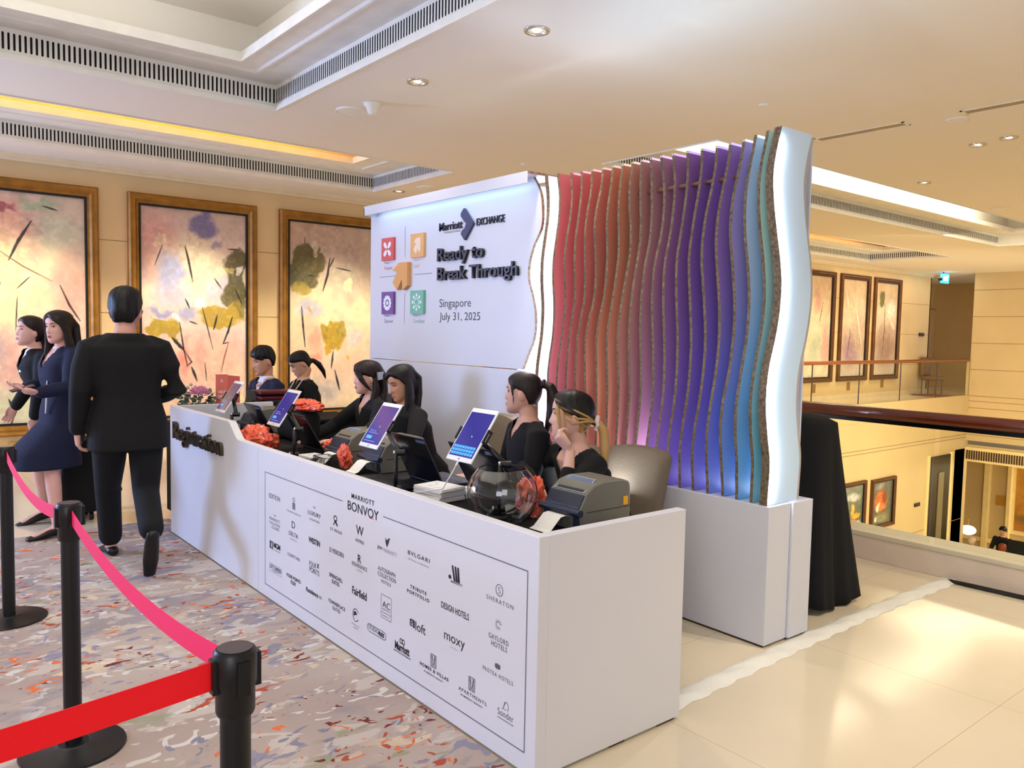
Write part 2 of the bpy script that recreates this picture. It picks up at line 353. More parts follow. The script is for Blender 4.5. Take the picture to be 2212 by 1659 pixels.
# ================================================================== REGISTRATION COUNTER (white foam-board panels)
m_board = mat('white_board', (222, 221, 227), .42, spec=.4, var=(2, .012))
m_edge = mat('board_edge', (236, 230, 222), .6)
m_ink = mat('black_ink', (20, 20, 34), .6, var=(3, 0)); m_ink2 = mat('grey_ink', (96, 94, 112), .6, var=(3, 0)); m_ink3 = mat('pale_ink', (150, 148, 164), .6, var=(3, 0))
m_red = mat('coral_ink', (224, 92, 110), .6, var=(3, 0))
m_blk = mat('black_plastic', (16, 16, 19), .38); m_blkc = mat('black_cloth', (10, 10, 13), .85)
DX0, DX1, DY0, DY1, TH = 1.70, 2.446, 1.929, 5.95, .045
desk = thing('registration_counter', 'long white registration counter printed with hotel names on its front', 'counter', (2.07, 3.94, 0))
# low front panel, tall front panel with its sloped shoulder
B().prism([(DX0, DY0, .012), (DX0, 4.318, .012), (DX0, 4.318, .83), (DX0, DY0, .83)], (TH, 0, 0)).build('front_panel', m_board, desk, bevel=.002)
tl = [(DX0, 4.322, .012), (DX0, DY1, .012), (DX0, DY1, .922)]
for y, z in ((4.80, .926), (4.775, .924), (4.755, .915), (4.74, .902), (4.665, .85), (4.645, .838), (4.62, .832), (4.322, .83)): tl.append((DX0, y, z))
B().prism(tl, (TH, 0, 0)).build('tall_front_panel', m_board, desk, bevel=.002)
B().box((DX0+TH, DY0, .012), (DX1, DY0+TH, .83)).build('end_panel', m_board, desk, bevel=.002)
B().box((DX0+TH, DY1-TH, .012), (DX1, DY1, .922)).build('end_panel', m_board, desk, bevel=.002)
fr = B().box((DX0+TH, DY0+TH, 0), (DX0+TH+.03, DY1-TH, .012)).box((DX1-.12, DY0+.01, 0), (DX1-.02, DY0+TH, .012)).box((DX1-.38, DY0+.01, 0), (DX1-.30, DY0+TH, .012)).box((DX1-.2, DY1-TH, 0), (DX1-.02, DY1-.01, .012))
fr.build('foot_strip', mat('raw_card', (70, 50, 36), .9), desk)
# table behind the panels, clothed in black
tb = thing('work_table', 'black clothed work table behind the white registration panels', 'table', (2.3, 3.9, 0))
B().rbox((DX0+TH+.01, DY0+TH+.01, .69), (2.43, DY1-TH-.01, .715), .005).build('table_top', m_blkc, tb)
for y in (2.05, 3.9, 5.8):
    for x in (1.82, 2.38): B().tube([(x, y, 0), (x, y, .69)], .018).build('leg', m_blk, tb)
# printed frame line + names
yl, zt, zb_ = 4.215, .705, .082
ln = B()
t = .0018; xf = DX0-.0012
def hl(b, y0, y1, z, x=xf, t=t): b.poly([(x, y0, z-t), (x, y1, z-t), (x, y1, z+t), (x, y0, z+t)])
def vl(b, y, z0, z1, x=xf, t=t): b.poly([(x, y-t, z0), (x, y+t, z0), (x, y+t, z1), (x, y-t, z1)])
def rectl(b, yc, zc, w, h, t=.001): 
    hl(b, yc-w/2, yc+w/2, zc-h/2, t=t); hl(b, yc-w/2, yc+w/2, zc+h/2, t=t); vl(b, yc-w/2, zc-h/2, zc+h/2, t=t); vl(b, yc+w/2, zc-h/2, zc+h/2, t=t)
def pl(b, pts, x=xf): b.poly([(x, y, z) for y, z in pts])
def disc(b, yc, zc, ry, rz, a0=0, a1=360, w=None, x=xf, n=28):
    """filled ellipse sector, or an arc band of width w"""
    A = [math.radians(a0+(a1-a0)*i/n) for i in range(n+1)]
    if w is None: pl(b, [(yc-ry*math.cos(a), zc+rz*math.sin(a)) for a in A[:-1 if a1-a0 == 360 else None]]+([] if a1-a0 == 360 else [(yc, zc)]), x)
    else:
        for p, q in zip(A, A[1:]): pl(b, [(yc-ry*math.cos(p), zc+rz*math.sin(p)), (yc-ry*math.cos(q), zc+rz*math.sin(q)), (yc-(ry-w)*math.cos(q), zc+(rz-w)*math.sin(q)), (yc-(ry-w)*math.cos(p), zc+(rz-w)*math.sin(p))], x)
hl(ln, 3.305, yl, zt); hl(ln, 1.985, 2.934, zt); hl(ln, 1.985, yl, zb_); vl(ln, yl, zb_, zt); vl(ln, 1.985, zb_, zt)
lnp = ln.build('printed_frame', m_ink2, desk)
UX, UZ, NX = (0, -1, 0), (0, 0, 1), (-1, 0, 0)
# printed chain names on the counter front: text, y, z, width, height, weight, spacing, tone
LOGOS = [
  ('EDITION', 4.087, 0.586, 0.144, 0.0258, -0.004, 1, 1), ('THE RITZ-CARLTON', 3.841, 0.547, 0.172, 0.0079, 0, 1, 1), ('THE', 3.601, 0.62, 0.03, 0.0084, 0, 1.0, 0),
  ('LUXURY', 3.6, 0.587, 0.14, 0.0207, 0.0, 1.1, 0), ('COLLECTION', 3.599, 0.556, 0.111, 0.0094, 0, 1.0, 0), ('ST REGIS', 3.368, 0.553, 0.117, 0.0135, 0, 1.1, 0),
  ('W', 3.14, 0.601, 0.068, 0.0418, 0.004, 1.0, 0), ('HOTELS', 3.139, 0.553, 0.076, 0.0137, 0.01, 1.0, 0), ('JW', 2.962, 0.563, 0.044, 0.0173, 0.012, 1.0, 0),
  ('MARRIOTT', 2.877, 0.563, 0.11, 0.0161, -0.01, 1.1, 2), ('THE', 4.084, 0.487, 0.036, 0.0083, 0, 1, 1), ('MARRIOTT', 4.085, 0.463, 0.14, 0.0155, 0, 1.2, 1),
  ('VACATION', 4.085, 0.44, 0.14, 0.0155, 0, 1.2, 1), ('CLUBS', 4.075, 0.419, 0.099, 0.0155, 0, 1.2, 1), ('D', 3.844, 0.484, 0.038, 0.0356, -0.01, 1.0, 0),
  ('DELTA', 3.844, 0.434, 0.108, 0.0223, 0, 1.1, 0), ('HOTELS', 3.841, 0.407, 0.079, 0.0109, -0.01, 1.1, 2), ('WESTIN', 3.6, 0.451, 0.125, 0.0283, 0.03, 1.0, 0),
  ('LE MERIDIEN', 3.364, 0.452, 0.144, 0.0216, 0, 1.0, 0), ('R', 3.141, 0.473, 0.031, 0.0365, 0.012, 1.0, 0), ('RENAISSANCE', 3.14, 0.44, 0.14, 0.018, -0.005, 1.0, 0),
  ('HOTELS', 3.138, 0.419, 0.052, 0.0094, -0.01, 1, 2), ('AUTOGRAPH', 2.904, 0.475, 0.145, 0.0183, 0, 1.1, 0), ('COLLECTION', 2.902, 0.451, 0.149, 0.0183, 0, 1.1, 0),
  ('HOTELS', 2.907, 0.425, 0.079, 0.0139, 0, 1.2, 0), ('MGM', 4.055, 0.325, 0.088, 0.0299, 0.03, 1.0, 0), ('COLLECTION', 4.055, 0.299, 0.088, 0.0052, 0, 1.0, 0),
  ('COURTYARD', 3.84, 0.319, 0.149, 0.0159, 0, 1.15, 0), ('FOUR', 3.616, 0.332, 0.075, 0.0261, -0.01, 1.0, 0), ('POINTS', 3.598, 0.303, 0.109, 0.0261, -0.01, 1.0, 0),
  ('SPRINGHILL', 3.368, 0.33, 0.137, 0.019, 0.01, 1.0, 0), ('SUITES', 3.372, 0.304, 0.077, 0.019, 0.01, 1.0, 0), ('CITY EXPRESS', 4.073, 0.199, 0.15, 0.0208, 0.01, 1.0, 0),
  ('BY MARRIOTT', 4.071, 0.182, 0.086, 0.0073, 0, 1.0, 0), ('FOUR POINTS', 3.842, 0.206, 0.169, 0.0179, 0.02, 1.0, 0), ('FLEX', 3.843, 0.18, 0.062, 0.019, 0.02, 1.0, 0),
  ('Residence', 3.622, 0.192, 0.136, 0.0229, 0.02, 1.0, 0), ('INN', 3.531, 0.19, 0.027, 0.016, -0.01, 1, 1), ('TOWNEPLACE', 3.359, 0.203, 0.171, 0.0181, 0.015, 1.15, 0),
  ('SUITES', 3.361, 0.178, 0.077, 0.0172, 0.01, 1.2, 0), ('Fairfield', 3.14, 0.317, 0.133, 0.0366, 0.02, 1.0, 0), ('AC', 2.903, 0.329, 0.063, 0.0266, -0.015, 1.0, 0),
  ('HOTELS', 2.904, 0.307, 0.061, 0.0082, 0, 1.2, 0), ('MARRIOTT', 2.905, 0.279, 0.061, 0.0057, 0, 1.1, 0), ('MARRIOTT', 3.115, 0.746, 0.206, 0.022, 0.012, 1.15, 0),
  ('BONVOY', 3.114, 0.698, 0.28, 0.0423, 0.004, 1.0, 0), ('element', 3.172, 0.163, 0.072, 0.0085, 0, 1.5, 1), ('BY WESTIN', 3.172, 0.148, 0.042, 0.0046, 0.01, 1.0, 0),
  ('STUDIO', 3.011, 0.193, 0.085, 0.0189, -0.01, 1.0, 0), ('RES', 2.942, 0.19, 0.048, 0.0187, 0.04, 1.0, 0), ('BVLGARI', 2.655, 0.598, 0.159, 0.0169, 0.005, 1.25, 0),
  ('HOTELS & RESORTS', 2.655, 0.572, 0.157, 0.0052, 0, 1.3, 0), ('MARRIOTT', 2.391, 0.557, 0.075, 0.0085, 0.01, 1.1, 0), ('SHERATON', 2.132, 0.56, 0.151, 0.0159, -0.01, 1.25, 1),
  ('TRIBUTE', 2.655, 0.462, 0.119, 0.0144, 0.02, 1.4, 0), ('PORTFOLIO', 2.656, 0.439, 0.163, 0.0144, 0.02, 1.4, 0), ('DESIGN HOTELS', 2.401, 0.451, 0.18, 0.0246, 0.008, 1.05, 0),
  ('GAYLORD', 2.135, 0.426, 0.113, 0.0183, 0, 1.15, 1), ('HOTELS', 2.131, 0.402, 0.09, 0.0183, 0, 1.1, 1), ('loft', 2.635, 0.312, 0.074, 0.0366, 0, 1.0, 0),
  ('moxy', 2.401, 0.33, 0.134, 0.0382, -0.01, 1.0, 0), ('HOTELS', 2.402, 0.305, 0.045, 0.0049, 0, 1, 2), ('Marriott', 2.772, 0.185, 0.114, 0.0353, 0.03, 1.0, 0),
  ('EXECUTIVE APARTMENTS', 2.772, 0.16, 0.133, 0.0061, 0.02, 1.0, 0), ('HOMES & VILLAS', 2.536, 0.171, 0.2, 0.0141, 0.02, 1.25, 0), ('BY MARRIOTT BONVOY', 2.538, 0.15, 0.132, 0.0064, 0.01, 1.0, 0),
  ('PROTEA HOTELS', 2.136, 0.296, 0.171, 0.015, 0, 1.3, 1), ('APARTMENTS', 2.283, 0.167, 0.17, 0.0132, 0, 1.3, 0), ('BY MARRIOTT BONVOY', 2.287, 0.147, 0.136, 0.0066, 0.01, 1.0, 0),
  ('Sonder', 2.088, 0.172, 0.088, 0.024, -0.012, 1.05, 1),
]
for k, (tx, y, z, wd, hh, bo, sp, tone) in enumerate(LOGOS):
    b = B(); text_at(b, tx, (DX0, y, z), wd, hh, UX, UZ, NX, bold=max(bo, -.006), spacing=sp)
    b.build('printed_name', (m_ink, m_ink2, m_ink3)[tone], desk)
def emblem(f, m=None):
    b = B(); f(b); b.build('printed_emblem', m or m_ink, desk)
def e_bird(b): pl(b, [(2.917, .62), (2.906, .61), (2.897, .612), (2.888, .622), (2.878, .621), (2.886, .609), (2.89, .598), (2.9, .585), (2.89, .583), (2.905, .582), (2.912, .598)])
def e_lion(b):
    disc(b, 3.84, .616, .013, .012, w=.003); rectl(b, 3.84, .582, .03, .03, .0016)
    for q in (-.008, 0, .008): vl(b, 3.84+q, .57, .6, t=.0018)
def e_regis(b): disc(b, 3.376, .61, .018, .014, w=.005); pl(b, [(3.39, .599), (3.37, .601), (3.35, .578), (3.358, .575)]); pl(b, [(3.382, .597), (3.376, .594), (3.392, .575), (3.398, .578)])
def e_m(b):
    for q in (0, .019, .036): pl(b, [(2.425-q, .619), (2.415-q, .619), (2.398-q*.75, .562), (2.41-q*.75, .562)])
    disc(b, 2.436, .572, .009, .008)
def e_she(b): disc(b, 2.135, .6, .0205, .0215, w=.0025); disc(b, 2.135, .605, .007, .006, 20, 270, w=.002); disc(b, 2.135, .594, .007, .006, 200, 450, w=.002)
def e_gay(b):
    for i in range(11):
        a = math.radians(20+i*28); c, s = math.cos(a), math.sin(a); pl(b, [(2.137-.009*c-.0012*s, .477+.009*s-.0012*c), (2.137-.009*c+.0012*s, .477+.009*s+.0012*c), (2.137-.023*c, .477+.023*s)])
def e_a(b):
    pl(b, [(2.714, .3), (2.714, .327), (2.71, .33), (2.682, .33), (2.678, .327), (2.678, .298)])
def e_a2(b): disc(b, 2.697, .316, .009, .008, 0, 180, w=.003, x=xf-.0008); hl(b, 2.688, 2.706, .311, x=xf-.0008, t=.0014); vl(b, 2.69, .3, .316, x=xf-.0008); disc(b, 2.698, .305, .008, .0055, w=.002, x=xf-.0008)
def e_circ(b): disc(b, 2.781, .213, .011, .012, w=.004); disc(b, 2.763, .213, .011, .012, w=.004)
def e_villa(y, z):
    def f(b):
        rectl(b, y, z, .037, .05, .0012)
        for q in (-.012, -.006, .006, .012): vl(b, y+q, z-.024, z+.024, t=.0011)
        pl(b, [(y+.004, z-.02), (y+.001, z-.02), (y-.014, z+.02), (y-.011, z+.02)]); pl(b, [(y+.004, z), (y+.001, z), (y+.012, z+.02), (y+.015, z+.02)])
    return f
def e_prot(b):
    for q in (-.011, -.004, .004, .011): disc(b, 2.137+q, .328, .004, .012-abs(q)*.3)
def e_son(b): disc(b, 2.085, .203, .013, .016, -60, 200, w=.002); pl(b, [(2.105, .19), (2.103, .19), (2.088, .217), (2.09, .217)]); hl(b, 2.086, 2.107, .19, t=.001)
def e_elem(b): disc(b, 3.172, .208, .029, .03, 30, 330, w=.003); pl(b, [(3.192, .201), (3.19, .221), (3.175, .226), (3.158, .214)])
def e_stud(b):
    y0, y1, z, r = 3.05, 2.918, .19, .0165
    hl(b, y1, y0, z+r, t=.0012); hl(b, y1, y0, z-r, t=.0012)
    for (yy, s) in ((y0, 1), (y1, -1)):
        for i in range(10):
            a, c = math.radians(-90+18*i), math.radians(-72+18*i)
            pl(b, [(yy+s*r*math.cos(a), z+r*math.sin(a)), (yy+s*r*math.cos(c), z+r*math.sin(c)), (yy+s*(r-.0024)*math.cos(c), z+(r-.0024)*math.sin(c)), (yy+s*(r-.0024)*math.cos(a), z+(r-.0024)*math.sin(a))])
def e_mgm(b): pl(b, [(4.15, .297), (4.15, .34), (4.139, .34), (4.139, .297)]); pl(b, [(4.12, .295), (4.12, .34), (4.111, .34), (4.111, .293)]); disc(b, 4.128, .318, .012, .02, w=.004)
def e_fpx(b): pl(b, [(3.57, .35), (3.564, .35), (3.546, .328), (3.552, .328)]); pl(b, [(3.552, .351), (3.546, .351), (3.564, .327), (3.57, .327)])
for f, mm in ((e_bird, m_ink), (e_lion, m_ink2), (e_regis, m_ink), (e_m, m_ink), (e_she, m_ink2), (e_gay, m_ink), (e_a, m_ink), (e_a2, m_board), (e_circ, m_ink), (e_villa(2.54, .21), m_ink2), (e_villa(2.287, .209), m_ink2),
              (e_prot, m_ink2), (e_son, m_ink2), (e_elem, m_ink), (e_stud, m_ink), (e_mgm, m_ink), (e_fpx, m_ink),
              (lambda b: rectl(b, 4.073, .194, .159, .044), m_ink3), (lambda b: (rectl(b, 2.904, .318, .084, .1), hl(b, 2.862, 2.946, .292, t=.001)), m_ink2), (lambda b: hl(b, 3.018, 3.056, .677, t=.0022), m_red), (lambda b: hl(b, 2.044, 2.133, .15, t=.0012), m_ink2)):
    emblem(f, mm)
# thick cut-out letters
m_cut = mat('black_acrylic', (14, 14, 16), .25, var=(3, 0)); m_side = mat('letter_side', (74, 62, 48), .5)
b = B(); text_at(b, 'Registration', (DX0, 5.345, .745), .965, .155, UX, UZ, NX, bold=.008, depth=.02); b.build('cut_out_lettering', m_side, desk)
b = B(); text_at(b, 'Registration', (DX0-.0206, 5.345, .745), .965, .155, UX, UZ, NX, bold=.008); b.build('lettering_face', m_cut, desk)

# ================================================================== BACKDROP (panel with hood, lit ribs, plinths)
m_led = mat('led_strip', (255, 255, 255), .5, emit=(226, 236, 255), es=55)
m_core = mat('honeycomb_core', (116, 100, 80), .9, var=(60, .5), bump=(140, .6))
m_gloss = mat('backdrop_white', (216, 217, 228), .35, var=(2, .01))
BX = 3.33
back = thing('event_backdrop', 'white event backdrop with event title, icons and a lit hood along its top', 'backdrop', (3.5, 4.9, 0))
edge = [(3.933, 2.494), (3.861, 2.397), (3.827, 2.266), (3.835, 2.147), (3.906, 2.041), (3.946, 1.937), (3.949, 1.831), (3.908, 1.732), (3.872, 1.585), (3.886, 1.446), (3.946, 1.338), (3.989, 1.253)]
def spline(pts, n):
    """smooth curve through (z, v) samples, as a list of n (z, v)"""
    z = np.array([p[0] for p in pts]); v = np.array([p[1] for p in pts]); o = np.argsort(z); z, v = z[o], v[o]
    zz = np.linspace(z[0], z[-1], n); m = np.gradient(v, z); out = []
    for q in zz:
        i = min(max(np.searchsorted(z, q)-1, 0), len(z)-2); h = z[i+1]-z[i]; t_ = (q-z[i])/h
        out.append((q, (2*t_**3-3*t_**2+1)*v[i]+(t_**3-2*t_**2+t_)*h*m[i]+(-2*t_**3+3*t_**2)*v[i+1]+(t_**3-t_**2)*h*m[i+1]))
    return out
ew = spline([(z, y) for y, z in edge], 44)
def wavy_sheet(x, y_far, d, shift=0):
    """upright sheet facing -x whose near edge is cut to the wave, thickness d"""
    b = B(); n = len(ew)
    A = [[b.bm.verts.new((xx, yy, z)) for z, y in ew for yy in ()] for xx in ()]
    f0 = [b.bm.verts.new((x, y+shift, z)) for z, y in ew]; f1 = [b.bm.verts.new((x+d, y+shift, z)) for z, y in ew]
    g0 = [b.bm.verts.new((x, y_far, z)) for z, y in ew]; g1 = [b.bm.verts.new((x+d, y_far, z)) for z, y in ew]
    cores = []
    for i in range(n-1):
        b.bm.faces.new((f0[i], f0[i+1], g0[i+1], g0[i])); b.bm.faces.new((f1[i+1], f1[i], g1[i], g1[i+1]))
        c_ = b.bm.faces.new((f0[i+1], f0[i], f1[i], f1[i+1])); c_.material_index = 1
        b.bm.faces.new((g0[i], g0[i+1], g1[i+1], g1[i]))
    b.bm.faces.new((f0[0], g0[0], g1[0], f1[0])); b.bm.faces.new((f0[-1], f1[-1], g1[-1], g0[-1]))
    return b
wavy_sheet(BX, 5.995, .022).build('title_panel', [m_gloss, m_core], back)
wavy_sheet(BX+.30, 5.995, .022, .07).build('rear_panel', [m_gloss, m_core], back)
B().box((BX-.006, 3.99, .0), (BX+.022, 5.995, 1.247)).build('lower_panel', m_gloss, back, bevel=.002)
B().box((BX+.022, 5.965, 0), (BX+.30, 5.995, 2.44)).build('side_panel', m_gloss, back)
B().box((BX+.10, 4.08, 0), (BX+.12, 4.12, 2.44)).box((BX+.022, 4.06, 0), (BX+.30, 4.075, 2.46)).build('inner_post', m_gloss, back)
hd = B().box((3.21, 3.845, 2.475), (3.50, 5.90, 2.487)).box((3.21, 3.845, 2.415), (3.222, 5.90, 2.475)).box((3.21, 5.89, 2.415), (3.33, 5.90, 2.475))
hd.build('hood', m_gloss, back)
B().box((3.235, 3.90, 2.462), (3.25, 5.87, 2.474)).build('hood_led', mat('led_hood', (255, 255, 255), .5, emit=(190, 220, 255), es=2), back)
B().box((3.222, 3.838, 2.478), (3.5, 3.845, 2.489)).build('hood_edge', m_core, back)
B().tube([(BX+.2, 4.02, .3), (BX+.2, 4.02, 2.3)], .012).build('panel_led', m_led, back)
# title writing and icons
m_navy = mat('navy_acrylic', (34, 36, 58), .3, var=(3, 0)); m_slate = mat('slate_acrylic', (66, 70, 106), .3, var=(3, 0)); m_tan = mat('amber_acrylic', (226, 164, 98), .4, var=(3, 0))
xf = BX-.001
b = B(); text_at(b, 'Ready to', (BX, 4.687, 2.032), .56, .125, UX, UZ, NX, bold=.012, depth=.022); text_at(b, 'Break Through', (BX, 4.5, 1.893), .928, .125, UX, UZ, NX, bold=.012, depth=.022); b.build('title_lettering', m_cut, back)
b = B(); text_at(b, 'Ready to', (BX-.0226, 4.687, 2.032), .56, .125, UX, UZ, NX, bold=.012); text_at(b, 'Break Through', (BX-.0226, 4.5, 1.893), .928, .125, UX, UZ, NX, bold=.012); b.build('lettering_face', mat('letter_slate', (70, 70, 88), .3, var=(3, 0)), back)
b = B(); text_at(b, 'Singapore', (BX, 4.76, 1.686), .395, .078, UX, UZ, NX, bold=-.004); text_at(b, 'July 31, 2025', (BX, 4.704, 1.59), .502, .074, UX, UZ, NX, bold=-.004); b.build('date_lettering', m_navy, back)
b = B(); text_at(b, 'Marriott', (BX, 4.82, 2.25), .29, .058, UX, UZ, NX, bold=.008, depth=.008); text_at(b, 'EXCHANGE', (BX, 4.35, 2.246), .31, .05, UX, UZ, NX, bold=.004, depth=.008); b.build('heading_lettering', m_navy, back)
b = B(); text_at(b, 'INTERNATIONAL', (BX, 4.803, 2.206), .2, .012, UX, UZ, NX, spacing=1.2); b.build('small_lettering', m_ink, back)
B().prism([(BX-.001, y, z) for y, z in ((4.641, 2.355), (4.528, 2.240), (4.629, 2.132), (4.674, 2.178), (4.66, 2.2), (4.628, 2.215), (4.612, 2.243), (4.632, 2.268), (4.676, 2.30), (4.675, 2.323))], (-.02, 0, 0)).build('chevron_emblem', m_slate, back)
b = B(); B.prism(b, [(BX-.001, y, z) for y, z in ((4.668, 2.27), (4.622, 2.256), (4.606, 2.243), (4.63, 2.258), (4.66, 2.283))], (-.024, 0, 0)); b.build('chevron_notch', m_gloss, back)
icons = (('red_icon', (218, 92, 92), 5.69, 2.139), ('orange_icon', (232, 176, 112), 5.248, 2.139), ('purple_icon', (122, 78, 150), 5.683, 1.707), ('green_icon', (120, 186, 160), 5.243, 1.707))
for nm, colr, y, z in icons:
    B().box((BX-.02, y-.093, z-.09), (BX-.001, y+.093, z+.09)).build('icon_tile', [mat(nm, colr, .5, var=(3, 0))], back)
xf = BX-.021
def ic(f, m=None): b = B(); f(b); b.build('icon_mark', m or mat('icon_white', (238, 240, 246), .5, var=(3, 0)), back)
def petal(b, yc, zc, a, r0, r1, wd):
    c, s = math.cos(a), math.sin(a); f = lambda u, v: (yc-(u*c-v*s), zc+(u*s+v*c))
    pl(b, [f(r0, -wd*.4), f(r0+(r1-r0)*.5, -wd), f(r1, -wd*.7), f(r1, wd*.7), f(r0+(r1-r0)*.5, wd), f(r0, wd*.4)], xf)
ic(lambda b: [petal(b, 5.69, 2.139, PI/4+i*PI/2, .012, .072, .02) for i in range(4)])
ic(lambda b: pl(b, [(5.195, 2.197), (5.26, 2.194), (5.29, 2.16), (5.258, 2.156), (5.295, 2.11), (5.26, 2.07), (5.235, 2.112), (5.215, 2.08), (5.195, 2.1)], xf), mat('icon_pale', (246, 220, 190), .5, var=(3, 0)))
ic(lambda b: [petal(b, 5.683, 1.707, i*PI/6, .028, .062, .0135) for i in range(12)]+[disc(b, 5.683, 1.707, .017, .017, x=xf)])
ic(lambda b: [petal(b, 5.243, 1.707, i*PI/4, .04, .066, .012) for i in range(8)]+[petal(b, 5.243, 1.707, PI/8+i*PI/4, .022, .036, .007) for i in range(8)])
xf = BX-.001
B().prism([(BX-.001, y, z) for y, z in ((5.359, 2.018), (5.483, 2.019), (5.585, 1.959), (5.501, 1.955), (5.577, 1.867), (5.512, 1.807), (5.436, 1.887), (5.428, 1.804), (5.359, 1.839))], (-.035, 0, 0)).build('arrow_emblem', m_tan, back)
b = B()
for z0, z1 in ((2.063, 2.302), (1.545, 1.782)): vl(b, 5.45, z0, z1, x=xf)
for y0, y1 in ((5.592, 5.837), (5.063, 5.307)): hl(b, y0, y1, 1.921, x=xf)
b.build('cross_lines', m_ink2, back)
for tx, y, z, wd, colr in (('Engage', 5.704, 1.988, .122, (206, 120, 120)), ('Lead', 5.28, 1.988, .08, (226, 184, 134)), ('Discover', 5.69, 1.562, .138, (140, 120, 160)), ('Contribute', 5.238, 1.564, .162, (150, 190, 176))):
    b = B(); text_at(b, tx, (BX, y, z), wd, .03, UX, UZ, NX); text_at(b, 'Ready to', (BX, y+wd/2-.045, z+.042), .085, .02, UX, UZ, NX); b.build('icon_caption', mat('cap_'+tx, colr, .6, var=(3, 0)), back)

# ---- lit rib wall
ribs = thing('rib_screen', 'lit screen of wavy coloured ribs shading from red through purple to teal', 'screen', (3.5, 2.95, .69))
Zs = [2.47, 2.36, 2.24, 2.12, 2.0, 1.88, 1.75, 1.63, 1.5, 1.38, 1.25, 1.13, 1.0, .88, .78, .69]
PROF = {2.16: ([2.47, 2.36, 2.25, 2.12, 1.99, 1.85, 1.74, 1.63, 1.5, 1.35, 1.17, 1.02, .9, .78, .69], [3.334, 3.299, 3.279, 3.293, 3.326, 3.365, 3.382, 3.378, 3.352, 3.306, 3.293, 3.319, 3.345, 3.341, 3.335]),
 2.414: ([2.52, 2.43, 2.31, 2.16, 2.02, 1.84, 1.64, 1.46, 1.31, 1.16, 1.02, .9, .71], [3.43, 3.42, 3.39, 3.35, 3.34, 3.37, 3.40, 3.395, 3.37, 3.33, 3.319, 3.332, 3.358]),
 2.59: ([2.52, 2.41, 2.26, 2.09, 1.91, 1.76, 1.63, 1.49, 1.33, 1.14, 1.01, .87, .71], [3.44, 3.445, 3.415, 3.37, 3.35, 3.37, 3.39, 3.405, 3.40, 3.37, 3.34, 3.328, 3.346]),
 2.935: ([2.48, 2.31, 2.18, 2.03, 1.89, 1.75, 1.67, 1.49, 1.31, 1.15, 1.0, .82, .69], [3.41, 3.445, 3.45, 3.43, 3.39, 3.375, 3.375, 3.39, 3.403, 3.405, 3.385, 3.36, 3.35]),
 3.15: ([2.48, 2.37, 2.23, 2.11, 1.95, 1.82, 1.67, 1.52, 1.39, 1.2, 1.04, .83, .69], [3.425, 3.405, 3.405, 3.42, 3.42, 3.393, 3.362, 3.341, 3.341, 3.358, 3.356, 3.346, 3.34]),
 3.38: ([2.49, 2.35, 2.22, 2.12, 1.99, 1.86, 1.68, 1.57, 1.45, 1.32, 1.15, .9, .69], [3.42, 3.405, 3.372, 3.359, 3.371, 3.38, 3.366, 3.331, 3.308, 3.308, 3.317, 3.33, 3.33]),
 3.62: ([2.47, 2.35, 2.18, 2.04, 1.91, 1.77, 1.66, 1.48, 1.31, 1.1, .9, .69], [3.385, 3.397, 3.384, 3.356, 3.346, 3.36, 3.362, 3.341, 3.314, 3.305, 3.31, 3.315]),
 3.70: ([2.46, 2.35, 2.22, 2.08, 1.94, 1.84, 1.65, 1.48, 1.34, 1.24, 1.13, .9, .69], [3.351, 3.368, 3.368, 3.349, 3.33, 3.329, 3.344, 3.338, 3.316, 3.305, 3.306, 3.31, 3.31])}
zg = np.linspace(.69, 2.472, 60)
PK = sorted(PROF); PV = np.array([np.interp(zg, [s[0] for s in spline(list(zip(*PROF[k])), 120)], [s[1] for s in spline(list(zip(*PROF[k])), 120)]) for k in PK])
def rib_curve(y): return np.array([np.interp(y, PK, PV[:, i]) for i in range(len(zg))])
RY = [2.237+.0885*k for k in range(8)]+[2.935, 3.01, 3.08, 3.15, 3.225, 3.30, 3.38, 3.46, 3.54, 3.62, 3.70]
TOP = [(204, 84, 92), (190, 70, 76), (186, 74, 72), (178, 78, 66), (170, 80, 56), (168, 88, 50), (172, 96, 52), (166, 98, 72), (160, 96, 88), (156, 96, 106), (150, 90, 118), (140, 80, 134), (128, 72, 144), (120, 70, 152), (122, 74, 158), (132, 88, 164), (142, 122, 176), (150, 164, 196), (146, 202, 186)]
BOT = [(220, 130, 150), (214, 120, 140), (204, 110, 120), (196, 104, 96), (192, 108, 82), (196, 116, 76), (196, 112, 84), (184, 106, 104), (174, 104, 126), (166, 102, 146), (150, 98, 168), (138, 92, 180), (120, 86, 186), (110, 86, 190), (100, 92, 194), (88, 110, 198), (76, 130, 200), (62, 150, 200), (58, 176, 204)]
m_rib = attr_mat('rib_print', .38)
